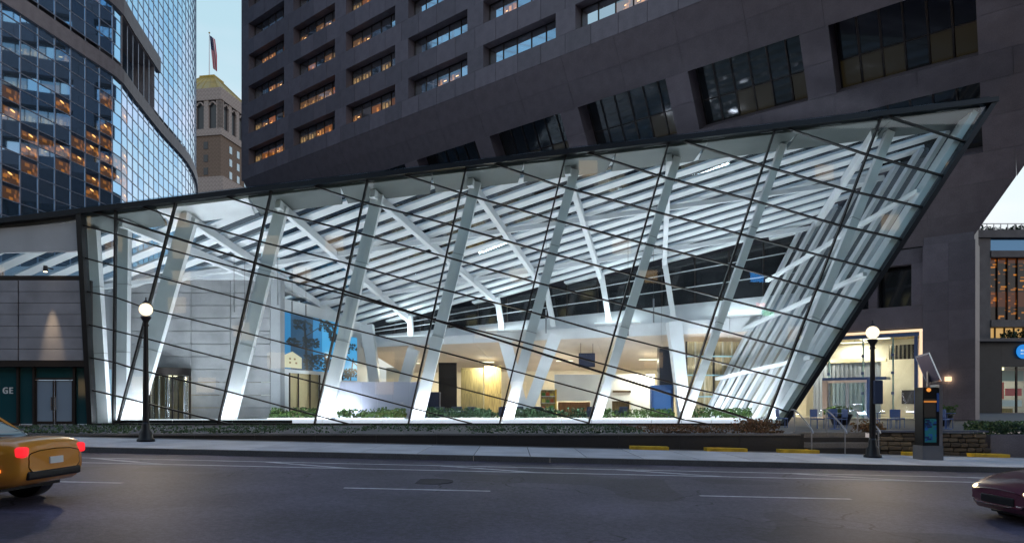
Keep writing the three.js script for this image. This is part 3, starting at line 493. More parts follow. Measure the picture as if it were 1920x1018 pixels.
// ---------------------------------------------------------------- dark granite tower (own axes: x along the front, z outward)
const tower = thing('granite_tower', 'tall dark granite office tower with a tapering brown underside', 'building', V(-34.753, 0, -51.43));
tower.rotation.y = -0.6833;
const warmPane = [[1, 0.52, 0.16], [1, 0.62, 0.28], [0.9, 0.42, 0.12], [1, 0.72, 0.42], [0.9, 0.5, 0.2], [1, 0.58, 0.22], [0.8, 0.7, 0.5]].map((c, i) => phy([0.30, 0.31, 0.34], { metalness: 0.8, roughness: 0.05, emissive: lin(...c), emissiveIntensity: 2.3, emissiveMap: canvasTex(64, 96, (k, w, h) => { k.fillStyle = '#000'; k.fillRect(0, 0, w, h); const s = 17 * (i + 1); k.fillStyle = `rgba(150,118,80,${0.25 + 0.4 * hash(i, 4, 4)})`; k.fillRect(0, 26 + 20 * hash(i, 5, 5), w, h); for (let q = 0; q < 14; q++) { const e = hash(q, s, 3); k.fillStyle = `rgba(${150 + e * 80 | 0},${125 + e * 70 | 0},${90 + e * 50 | 0},${0.10 + 0.25 * e})`; k.fillRect(hash(q, s, 1) * w, 36 + hash(q, s, 2) * h * 0.6, 4 + e * 10, 10 + e * 30); } k.fillStyle = 'rgba(255,248,230,.95)'; if (i % 3) k.fillRect(hash(2, s, 7) * 40, 40 + 30 * hash(i, 6, 6), 6 + 14 * hash(i, 7, 7), 5); }) }));
{
  const T = 1.2, HB = 29.87, F = 4.0, S0 = 31.55, WH = 2.05, LEN = 92, bays = 9, floors = 15;
  const gm = (i) => M.granite[((i % 3) + 3) % 3];
  for (let f = 0; f <= floors; f++) for (let b = 0; b < bays; b++) {   // spandrels, two stones to a bay
    const y0 = f === 0 ? HB : S0 + (f - 1) * F + WH, y1 = S0 + f * F, s0 = b * 10.02 + (b ? 0.35 : 0), s1 = (b + 1) * 10.02 + 0.35;
    if (y0 > 100) continue; for (let q = 0; q < 4; q++) { const a = lerp(s0, s1, q / 4), c = lerp(s0, s1, (q + 1) / 4); lpart(tower, 'spandrel', box(a + 0.018, y0, -T, c - 0.018, y1 - 0.02, 0), gm(Math.floor(hash(f, b * 4 + q, 12) * 3))); }
  }
  for (let f = 0; f < floors; f++) for (let b = 0; b <= bays; b++) { const y0 = S0 + f * F, s1 = b === 0 ? 1.36 : 1.36 + b * 10.02, s0 = b === 0 ? 0.008 : s1 - 1.95; lpart(tower, 'pier', box(s0, y0, -T, s1, y0 + WH - 0.003, b === 0 ? 0 : 0.0), gm(f + b * 2)); }
  for (let f = 0; f < floors; f++) for (let b = 0; b < bays; b++) {
    const y0 = S0 + f * F, a = 1.36 + b * 10.02, c = a + 8.07, near = f < 7 && b < 7, fr = [];
    fr.push(box(a, y0, -1.0, c, y0 + 0.07, -0.86), box(a, y0 + WH - 0.09, -1.0, c, y0 + WH - 0.005, -0.86)); for (let i = 0; i <= 5; i++) { const x = lerp(a + 0.04, c - 0.04, i / 5); fr.push(box(x - 0.04, y0 + 0.071, -0.99, x + 0.04, y0 + WH - 0.091, -0.87)); }
    const w = lpart(tower, 'window', merge(fr), M.bronze);
    for (let i = 0; i < (near ? 5 : 1); i++) {
      const x0 = near ? lerp(a, c, i / 5) + 0.05 : a + 0.05, x1 = near ? lerp(a, c, (i + 1) / 5) - 0.05 : c - 0.05;
      const lit = near && ((f < 2 && b < 2) ? hash(i, b + f * 7, 3) < 0.9 : (f < 4 && b < 3) ? hash(i, b * 3 + f, 4) < 0.6 : hash(i, b * 5 + f * 11, 6) < 0.14);
      const pg = new THREE.PlaneGeometry(x1 - x0, WH - 0.16); pg.rotateY((hash(i, b, f) - 0.5) * 0.012); pg.rotateX((hash(i, f, b + 2) - 0.5) * 0.012); pg.translate((x0 + x1) / 2, y0 + WH / 2, -0.93);
      lpart(w, 'pane', pg, lit ? warmPane[Math.floor(hash(i + 3, b * 7 + f, 21) * 7)] : M.towerGlass[(i * 2 + b + f) % 3]);
    }
  }
  lpart(tower, 'core', box(0.1, HB + 0.1, -34, LEN, 92, -1.22), M.granite[0]);
  lpart(tower, 'end_wall', box(-0.35, HB, -34, -0.002, 92, 0), M.granite[0]);
  // the tapering underside
  const sk = (geo) => geo.rotateX(Math.PI / 6).translate(0, HB, 0), L0 = 20.2, sm = (i) => M.granite[((i % 3) + 3) % 3];
  const ops = []; for (let b = -3; b < 4; b++) ops.push([40.35 + b * 9.95, 48.45 + b * 9.95]);
  const endAt = (l) => 91 - 0.675 * l, trap = (a, b, l, e, th) => slab([V(a, -e, -th), V(Math.max(a, Math.min(b, endAt(e))), -e, -th), V(Math.max(a, Math.min(b, endAt(l))), -l, -th), V(a, -l, -th)], V(0, 0, th));
  const stones = (l0, l1, w, h, th, k, s0 = 0, s1 = 90) => { for (let l = l0, r = 0; l < l1 - 0.05; l += h, r++) for (let s = s0, c = 0; s < s1 - 0.05; s += w, c++) { const e = Math.min(l1, l + h), q = Math.min(s1, s + w), end = 91 - 1.35 * l / 2; if (s > end - 0.2) continue; lpart(tower, 'stone_panel', sk(trap(s + 0.007, q - 0.007, l + 0.007, e - 0.007, th)), sm(r * 5 + c * 3 + k)); } };
  stones(0.02, 4.2, 5.0, 2.09, 0.5, 0);
  stones(8.5, 10.1, 5.0, 1.6, 0.5, 2);
  stones(14.4, L0, 5.0, 1.94, 0.5, 1);
  for (let i = -1; i < ops.length; i++) { // piers between the openings, in both rows
    const s0 = i < 0 ? 0 : ops[i][1], s1 = i < 0 ? ops[0][0] : i === ops.length - 1 ? 92 : ops[i + 1][0]; if (s0 > 84) continue;
    for (const [l0, l1] of [[4.2, 8.5], [10.1, 14.4]]) { const half = (l0 + l1) / 2; for (const [p, q] of [[l0, half], [half, l1]]) lpart(tower, 'stone_panel', sk(trap(s0, s1, p + 0.006, q - 0.006, 1.8)), sm(i + (p === l0 ? 0 : 1))); }
  }
  ops.forEach(([a, b], i) => { for (const [l0, l1, row] of [[4.2, 8.5, 0], [10.1, 14.4, 1]]) {
    const e = Math.min(b, 91 - 1.35 * l1 / 2 - 0.3); if (e - a < 2) continue; const mid = lerp(l0, l1, 0.66);
    lpart(tower, 'reveal', sk(box(a, -l0 - 0.01, -2.6, e, -l0 + 0.2, -0.52)), M.granite[0]); lpart(tower, 'reveal', sk(box(a, -l1 - 0.2, -2.6, e, -l1 + 0.01, -0.52)), sm(i));
    const fr = []; for (let k = 0; k <= 6; k++) { const x = lerp(a + 0.06, e - 0.06, k / 6); fr.push(box(x - 0.06, -l1 + 0.02, -1.7, x + 0.06, -l0 - 0.02, -1.52)); } fr.push(box(a, -mid + 0.3, -1.69, e, -mid + 0.4, -1.53));
    const w = lpart(tower, 'window', sk(merge(fr)), M.bronze);
    for (let k = 0; k < 6; k++) { const x0 = lerp(a, e, k / 6) + 0.07, x1 = lerp(a, e, (k + 1) / 6) - 0.07; lpart(w, 'pane', sk(box(x0, -mid + 0.41, -1.64, x1, -l0 - 0.02, -1.60)), M.darkGlass); lpart(w, 'pane', sk(box(x0, -l1 + 0.02, -1.64, x1, -mid + 0.29, -1.60)), row === 0 && hash(k, i, 8) < 0.6 ? (M.olive ||= phy([0.02, 0.02, 0.02], { roughness: 0.1, emissive: lin(0.30, 0.22, 0.06), emissiveIntensity: 0.03 })) : M.darkGlass); }
  } });
  lpart(tower, 'underside_core', slab([V(0, HB - 0.3, -2.9), V(87, HB - 0.3, -2.9), V(73, 12.6, -13), V(0, 12.6, -13)], V(-13, 0.2, -14)), M.granite[0]);
  // recessed base: wall q = 10.1 m behind the front, from s = 66 to 77.6
  const zb = -10.1, BT = 12.35;
  for (let r = 0; r < 6; r++) for (let c = 0; c < 2; c++) { const y0 = r * 2.05, s0 = 74.55 + c * 1.56; lpart(tower, 'pier_stone', box(s0 + 0.006, Math.max(0, y0 - 0.6) + 0.006, zb - 2.6, s0 + 1.554, r === 5 ? BT : y0 + 1.444, zb + 0.35), M.granite[(r * 2 + c) % 3]); }
  lpart(tower, 'pier_core', box(74.62, 0, zb - 2.5, 77.6, BT + 2, zb + 0.3), M.granite[0]);
  const base = (x0, y0, x1, y1, n = 'base_wall', m = M.granite[0], t = 0.6) => lpart(tower, n, box(x0, y0, zb - t, x1, y1, zb), m);
  base(60, 6.6, 74.5, 8.2); base(60, 8.22, 66.5, 12.3, 'base_wall', M.granite[1]); base(68.2, 8.22, 69.2, 12.3, 'base_wall', M.granite[2]); base(71.0, 8.22, 71.6, 12.3, 'base_wall', M.granite[0]); base(73.8, 8.22, 74.5, 12.3, 'base_wall', M.granite[1]); base(60, 11.2, 74.5, 12.29, 'base_lintel', M.granite[2], 0.55);
  lpart(tower, 'base_backing', box(50, 6.7, zb - 2.4, 74.5, 15.5, zb - 2.0), M.black);
  for (const [a, b] of [[66.5, 68.2], [69.2, 71.0], [71.6, 73.8]]) lpart(tower, 'base_window', box(a, 8.22, zb - 1.4, b, 11.19, zb - 1.3), M.darkGlass);
}

// ---------------------------------------------------------------- bright lobby at the foot of the tower
const tw = (s, y, o) => tower.localToWorld(V(s, y, o)); tower.updateMatrixWorld(true);
{
  const lob = thing('corner_lobby', 'bright corner lobby with tall clear glass and warm lit border', 'lobby', tw(69, 0, -11)); lob.rotation.y = tower.rotation.y; lob.updateMatrixWorld(true);
  const zb = -10.1, P = (name, x0, y0, z0, x1, y1, z1, m, par = lob) => lpart(par, name, box(x0 - 69, y0, z0 + 11, x1 - 69, y1, z1 + 11), m);
  const a = 63, b = 74.2, H = 6.3, blue = std([0.05, 0.09, 0.2], { roughness: 0.35, metalness: 0.4 }), cream = std([0.78, 0.72, 0.62], { map: plasterTex });
  P('lobby_floor', a, 0.005, zb - 6, b, 0.03, zb, std([0.5, 0.47, 0.42], { roughness: 0.25 }));
  P('rear_wall', a, 0.03, zb - 6.2, b, H, zb - 6, cream); P('side_wall', b, 0.03, zb - 6, b + 0.2, H, zb - 0.7, cream); P('side_wall', a - 0.2, 0.03, zb - 6, a, H, zb - 0.7, cream);
  P('ceiling', a, H, zb - 6, b, H + 0.2, zb - 0.62, std([0.60, 0.46, 0.24], { map: woodTex }));
  P('ribbed_wall', 66.2, 0.03, zb - 3.4, 71.2, 4.4, zb - 3.2, std([0.33, 0.35, 0.42], { roughness: 0.5 })); for (let i = 0; i < 16; i++) P('rib', 66.25 + i * 0.31, 0.04, zb - 3.197, 66.35 + i * 0.31, 4.4, zb - 3.12, std([0.28, 0.30, 0.38]));
  P('bulkhead', 65.8, 4.41, zb - 3.5, 71.6, 4.7, zb - 3.0, std([0.85, 0.72, 0.5]));
  P('dark_grille', 71.9, 4.5, zb - 2.6, 73.6, 5.6, zb - 2.5, M.bronze); for (let i = 0; i < 6; i++) P('grille_bar', 71.95 + i * 0.28, 4.5, zb - 2.495, 72.07 + i * 0.28, 5.6, zb - 2.45, std([0.2, 0.17, 0.13]));
  P('picture', 72.2, 1.1, zb - 5.95, 73.2, 2.2, zb - 5.9, M.bronze);
  // the glowing border and the blue frame
  const lit = glow([1, 0.74, 0.48], 1.15); P('light_border', a, H + 0.0, zb + 0.02, b + 0.3, H + 0.18, zb + 0.14, lit); P('light_border', b + 0.12, 0.03, zb + 0.02, b + 0.3, H - 0.003, zb + 0.14, lit); P('light_border', 65.2, 0.03, zb + 0.02, 65.38, H - 0.003, zb + 0.14, lit);
  P('frame', a, H - 0.3, zb - 0.12, b + 0.1, H - 0.06, zb + 0.05, blue); P('frame', b - 0.22, 0.03, zb - 0.12, b, H - 0.31, zb + 0.05, blue); P('frame', 65.5, 0.03, zb - 0.12, 65.7, H - 0.31, zb + 0.05, blue);
  for (const [x0, x1] of [[65.7, 68.2], [68.2, 70.6], [70.6, 72.6], [72.6, 73.95]]) { lpart(lob, 'pane', poly([V(x0 - 69, 0.05, zb + 10.98), V(x1 - 69, 0.05, zb + 10.98), V(x1 - 69, H - 0.3, zb + 10.98), V(x0 - 69, H - 0.3, zb + 10.98)]), M.pane); if (x1 < 73) { P('glass_fin', x1 - 0.03, 0.05, zb - 0.4, x1 + 0.03, H - 0.3, zb - 0.03, std([0.25, 0.4, 0.42], { roughness: 0.2 })); for (const y of [1.8, 3.3, 4.6]) P('glass_clamp', x1 - 0.1, y, zb - 0.02, x1 + 0.1, y + 0.2, zb + 0.03, blue); } }
  // the entrance portal
  P('portal_post', 67.9, 0.03, zb - 0.9, 68.25, 2.9, zb + 0.6, std([0.55, 0.42, 0.34], { roughness: 0.3, metalness: 0.5 })); P('portal_post', 71.0, 0.03, zb - 0.9, 71.3, 2.9, zb + 0.6, blue); P('portal_head', 67.9, 2.901, zb - 0.9, 72.3, 3.1, zb + 0.62, blue); P('portal_soffit', 68.3, 2.7, zb + 0.3, 71.0, 2.89, zb + 0.6, std([0.8, 0.66, 0.55]));
  for (const [x0, x1] of [[68.3, 69.6], [69.66, 70.95]]) { P('door_frame', x0, 0.04, zb + 0.42, x0 + 0.08, 2.69, zb + 0.48, M.steel); P('door_frame', x1 - 0.08, 0.04, zb + 0.42, x1, 2.69, zb + 0.48, M.steel); lpart(lob, 'door', poly([V(x0 - 68.92, 0.05, zb + 11.45), V(x1 - 69.08, 0.05, zb + 11.45), V(x1 - 69.08, 2.68, zb + 11.45), V(x0 - 68.92, 2.68, zb + 11.45)]), M.pane); P('door_bar', (x0 + x1) / 2 - 0.3, 1.05, zb + 0.46, (x0 + x1) / 2 + 0.3, 1.1, zb + 0.5, M.chrome); }
  P('wall_lamp', 75.9, 2.7, zb + 0.36, 76.3, 3.0, zb + 0.5, glow([1, 0.7, 0.4], 1.6));
  { const l = new THREE.PointLight(lin(1, 0.7, 0.4), 1.5); l.position.copy(tw(76.1, 2.85, zb + 0.43)); scene.add(l); }
  const cl = [[66.5, 5.6, zb - 2], [71, 6.1, zb - 2.2], [69, 6.1, zb - 4.8]];
  for (const [s, y, o] of cl) { const g = thing('lobby_lamp', 'warm flat ceiling lamp inside the corner lobby', 'light', tw(s, y, o), 'ceiling lamps of the corner lobby'); g.rotation.y = tower.rotation.y; lpart(g, 'lamp_panel', box(-1, 0, -0.4, 1, 0.06, 0.4), glow([1, 0.85, 0.62], 2)); lpart(g, 'hanger', box(-0.03, 0.06, -0.03, 0.03, H - y, 0.03), M.bronze); area(2, 0.8, tw(s, y - 0.03, o), tw(s, 0, o + 0.01), [1, 0.85, 0.64], 52); }
}

// ---------------------------------------------------------------- curved glass tower on the left
{
  const g = thing('glass_tower', 'curved blue glass office tower with a fine grid and grey stone bands', 'building', V(-46, 0, -35));
  const plan = [[-46.8, 40], [-45.3, 50], [-43.8, 60], [-42.7, 67.5], [-42.1, 72.6], [-43.0, 77], [-45.0, 87], [-47.1, 98.9], [-51, 110], [-58, 122], [-68, 130]].map(([x, d]) => V(x, 0, CAM.z - d));
  const curve = new THREE.CatmullRomCurve3(plan, false, 'centripetal'), LEN = curve.getLength(), NC = Math.round(LEN / 1.9), RH = 1.45, NR = 52;
  const P = curve.getSpacedPoints(NC), Nn = P.map((p, i) => { const a = P[Math.max(0, i - 1)], b = P[Math.min(NC, i + 1)], t = V().subVectors(b, a).normalize(); return V(-t.z, 0, t.x); });
  const pt = (i, y, o = 0) => V(P[i].x + Nn[i].x * o, y, P[i].z + Nn[i].z * o);
  const depth = (i) => CAM.z - P[i].z, pxOf = (p) => [960 + FOC * p.x / (CAM.z - p.z), 755 - FOC * (p.y - CAM.y) / (CAM.z - p.z)];
  const band = (y) => (y > 35.6 && y < 37.1), notchCol = (i) => depth(i) > 72.4 && depth(i) < 84.5, notchRow = (y) => y > 36.8 && y < 43.0;
  const officeTex = [1, 2, 3].map((s) => canvasTex(96, 64, (k, w, h) => { k.fillStyle = '#000'; k.fillRect(0, 0, w, h); const top = 14 + hash(s, 2, 1) * 14; k.fillStyle = 'rgba(120,96,70,.45)'; k.fillRect(0, top, w, h - top); for (let q = 0; q < 12; q++) { k.fillStyle = `rgba(${60 + 130 * hash(q, s, 4) | 0},${50 + 90 * hash(q, s, 4) | 0},${40 + 50 * hash(q, s, 5) | 0},.5)`; k.fillRect(hash(q, s, 1) * w, top + hash(q, s, 2) * (h - top), 8 + 20 * hash(q, s, 3), 8 + 10 * hash(q, s, 6)); } k.fillStyle = 'rgba(255,236,190,1)'; if (s < 3) { k.beginPath(); k.ellipse(30 + s * 14, top + 8, 13, 4, 0.2, 0, 7); k.fill(); } }));
  const lit = officeTex.map((t) => phy([0.22, 0.30, 0.40], { metalness: 0.9, roughness: 0.04, emissive: lin(1, 0.66, 0.32), emissiveIntensity: 1.6, emissiveMap: t }));
  const cells = [];
  for (let i = 0; i < NC; i++) for (let r = 0; r < NR; r++) {
    const y = r * RH; if (band(y + RH / 2)) continue; const no = notchCol(i) && notchRow(y + RH / 2) ? -2.4 : 0;
    const tl = (hash(i, r, 3) - 0.5) * 0.022, tv = (hash(i, r, 4) - 0.5) * 0.014, q = [pt(i, y, no - tl), pt(i + 1, y, no + tl - tv), pt(i + 1, y + RH, no + tl), pt(i, y + RH, no - tl + tv)];
    const a = pxOf(q[0]), b = pxOf(q[1]), c = pxOf(q[2]), d = pxOf(q[3]), s = Math.abs((c[0] - a[0]) * (d[1] - b[1]) - (d[0] - b[0]) * (c[1] - a[1])) / 2, m = [(a[0] + c[0]) / 2, (a[1] + c[1]) / 2];
    const seen = m[0] > 0 && m[0] < 370 && m[1] > 0 && m[1] < 416 - 0.12 * m[0] && i < NC - 10;
    cells.push({ q, i, r, m, s: seen ? s : 0 });
  }
  cells.sort((a, b) => b.s - a.s); const rest = [];
  cells.forEach((c, k) => {
    const geo = () => { const t = tri([c.q[0], c.q[1], c.q[2], c.q[0], c.q[2], c.q[3]]); t.setAttribute('uv', new THREE.BufferAttribute(new Float32Array([0, 0, 1, 0, 1, 1, 0, 0, 1, 1, 0, 1]), 2)); return t; };
    const on = c.m[0] < 236 && c.m[1] > 165 && hash(c.i >> 0, c.r, 9) < (c.m[1] > 250 ? 0.42 : 0.14);
    if (k < 296 && c.s > 0) part(g, 'pane', geo(), on ? lit[(c.i + c.r) % 3] : M.curtain[Math.floor(hash(c.i, c.r, 1) * 4)]); else rest.push(geo());
  });
  const rp = part(g, 'far_panes', merge(rest), M.curtain[1]); rp.userData.kind = 'stuff';
  const nb0 = [...Array(NC).keys()].filter(notchCol)[0];
  for (let i = 0; i <= NC; i++) { if (depth(i) < 56) continue; part(g, 'mullion', beam(pt(i, 0, 0.02), pt(i, NR * RH, 0.02), 0.10, 0.06, Nn[i]), M.mullion); }
  for (let r = 8; r <= NR; r++) { if (band(r * RH) ) continue; const list = []; for (let i = 0; i < NC; i++) { if (notchCol(i) && notchRow(r * RH)) continue; list.push(beam(pt(i, r * RH, 0.02), pt(i + 1, r * RH, 0.02), 0.06, 0.075)); } const cut = notchRow(r * RH) ? nb0 : list.length; for (const l of [list.slice(0, cut), list.slice(cut)]) if (l.length) part(g, 'transom', merge(l), M.mullion); }
  for (let i = 0; i < NC; i++) {
    part(g, 'band_stone', slab([pt(i, 35.6, 0.28), pt(i + 1, 35.6, 0.28), pt(i + 1, 37.1, 0.28), pt(i, 37.1, 0.28)], Nn[i].clone().multiplyScalar(-0.6)), M.band);
    if (depth(i) < 86.5) part(g, 'band_stone', slab([pt(i, 43.0, 0.28), pt(i + 1, 43.0, 0.28), pt(i + 1, 44.9, 0.28), pt(i, 44.9, 0.28)], Nn[i].clone().multiplyScalar(-0.6)), M.band);
    if (notchCol(i)) part(g, 'recess_soffit', slab([pt(i, 42.9, 0.1), pt(i + 1, 42.9, 0.1), pt(i + 1, 42.9, -2.5), pt(i, 42.9, -2.5)], V(0, 0.1, 0)), M.band);
  }
  const nb = [...Array(NC).keys()].filter(notchCol), i0 = nb[0], i1 = nb[nb.length - 1] + 1;
  for (const i of [i0, i1]) part(g, 'recess_cheek', slab([pt(i, 37.1, 0.1), pt(i, 43, 0.1), pt(i, 43, -2.4), pt(i, 37.1, -2.4)], V(0, 0, 0.12)), M.band);
  part(g, 'core', slab([...P.map((p, i) => pt(i, 0, -3.2)), V(-110, 0, P[NC].z), V(-110, 0, P[0].z)], V(0, NR * RH, 0)), M.band);
  part(g, 'roof', slab([...P.map((p, i) => pt(i, NR * RH + 0.05, 0)), V(-110, NR * RH + 0.05, P[NC].z), V(-110, NR * RH + 0.05, P[0].z)], V(0, 0.8, 0)), M.band);
}

// ---------------------------------------------------------------- old brick tower with a gilded roof and a flag
{
  const c = at(396, 755, 277), a = 11.6; // half the side
  const g = thing('old_tower', 'old brown brick tower with stone crown and gilded hip roof', 'building', V(c.x, 0, c.z)); g.rotation.y = -0.17;
  const brick = std([0.27, 0.19, 0.14], { map: stoneTex, roughness: 0.9 }), lime = std([0.52, 0.43, 0.38], { map: stoneTex, roughness: 0.85 }), gold = std([0.66, 0.44, 0.06], { map: stoneTex, roughness: 0.45, metalness: 0.3 }), dk = std([0.03, 0.03, 0.035], { roughness: 0.3 });
  const bluePane = phy([0.16, 0.42, 0.60], { metalness: 0.85, roughness: 0.08 }), palePane = phy([0.4, 0.45, 0.5], { metalness: 0.8, roughness: 0.08 }), amber = glow([1, 0.7, 0.25], 0.9);
  const ribs = (n, y0, y1, w, t, m, name) => { for (let k = 0; k < 4; k++) for (let i = 0; i <= n; i++) { const x = lerp(-a + w / 2, a - w / 2, i / n), b = box(x - w / 2, y0, a, x + w / 2, y1, a + t); b.rotateY(k * Math.PI / 2); lpart(g, name, b, m); } };
  lpart(g, 'shaft', box(-a, 0, -a, a, 105, a), brick); lpart(g, 'lower_block', box(-a - 2.2, 0, -a - 2.2, a + 2.2, 88, a + 2.2), lime);
  lpart(g, 'string_course', box(-a - 0.5, 104.6, -a - 0.5, a + 0.5, 107.2, a + 0.5), lime);
  lpart(g, 'crown', box(-a + 0.8, 107.2, -a + 0.8, a - 0.8, 119, a - 0.8), dk);
  lpart(g, 'cornice', box(-a - 0.3, 118.4, -a - 0.3, a + 0.3, 123, a + 0.3), lime);
  ribs(4, 107.2, 118.4, 2.0, -1.6, lime, 'crown_pier');
  for (let k = 0; k < 4; k++) for (let i = 0; i < 4; i++) { const x = lerp(-a + 1, a - 1, (i + 0.5) / 4), t = new THREE.TorusGeometry(1.25, 0.35, 6, 12, Math.PI); t.translate(x, 116.4, a - 0.1); t.rotateY(k * Math.PI / 2); lpart(g, 'arch', t, lime); }
  for (let k = 0; k < 4; k++) for (let r = 0; r < 6; r++) for (let i = 0; i < 3; i++) { const x = (i - 1) * 5.2, y = 89.5 + r * 5, b = box(x - 0.9, y, a + 0.002, x + 0.9, y + 2.8, a + 0.15); if (y > 102) continue; b.rotateY(k * Math.PI / 2); const w = lpart(g, 'window', b, k === 0 ? (i === 1 ? bluePane : dk) : palePane); }
  for (const [x, y] of [[0, 110], [-4.2, 112]]) lpart(g, 'lit_window', box(x - 0.7, y, a - 0.79, x + 0.7, y + 2.2, a - 0.7), amber);
  const rg = new THREE.CylinderGeometry(3.2 * Math.SQRT2, (a + 0.2) * Math.SQRT2, 9.0, 4, 1).rotateY(Math.PI / 4).translate(0, 127.5, 0); lpart(g, 'roof', rg.toNonIndexed(), gold); rg.computeVertexNormals();
  for (let k = 0; k < 4; k++) for (let i = 0; i < 7; i++) { const x = lerp(-0.9, 0.9, i / 6); const b = beam(V(x * (a + 0.2), 123.05, a + 0.2), V(x * 3.2, 132, 3.2), 0.18, 0.18, V(0, 0.4, 1)); b.rotateY(k * Math.PI / 2); lpart(g, 'roof_rib', b, gold); }
  lpart(g, 'roof_cap', box(-3.3, 132, -3.3, 3.3, 132.6, 3.3), gold);
  const fp = at(391.5, 115, 277), fl = thing('flagpole', 'thin white flagpole with a drooping striped flag on the gilded roof', 'flagpole', V(fp.x, 132.6, g.position.z));
  lpart(fl, 'pole', cyl(0.22, 0.12, 18.5, 0, 0, 0, 10), M.white); lpart(fl, 'finial', new THREE.SphereGeometry(0.35, 12, 8).translate(0, 18.7, 0), gold);
  const ft = canvasTex(128, 256, (k, w, h) => { for (let i = 0; i < 13; i++) { k.fillStyle = i % 2 ? '#d8c8cc' : '#a8203a'; k.fillRect(i * w / 13, 0, w / 13 + 1, h); } k.fillStyle = '#26345e'; k.fillRect(0, 0, w * 7 / 13, h * 0.42); k.fillStyle = '#e6e6ea'; for (let r = 0; r < 9; r++) for (let q = 0; q < 5; q++) k.fillRect(6 + q * 13 + (r % 2) * 5, 6 + r * 11, 3, 3); });
  const pg = new THREE.PlaneGeometry(2.6, 13.5, 24, 24), pp = pg.attributes.position; // the hanging cloth: folds across, drawn in toward the foot
  for (let i = 0; i < pp.count; i++) { const x = pp.getX(i) / 2.6 + 0.5, y = pp.getY(i) / 13.5 + 0.5; pp.setXYZ(i, 0.2 + x * (1.5 + 0.7 * (1 - Math.abs(y - 0.5))) + (1 - y) * 1.3, 4.2 + y * 13.5 - x * 1.4, Math.sin(x * 15 + y * 2) * 0.5 * (0.4 + x)); }
  pg.computeVertexNormals(); lpart(fl, 'flag', pg, std([1, 1, 1], { map: ft, side: THREE.DoubleSide, roughness: 0.9 }));
}

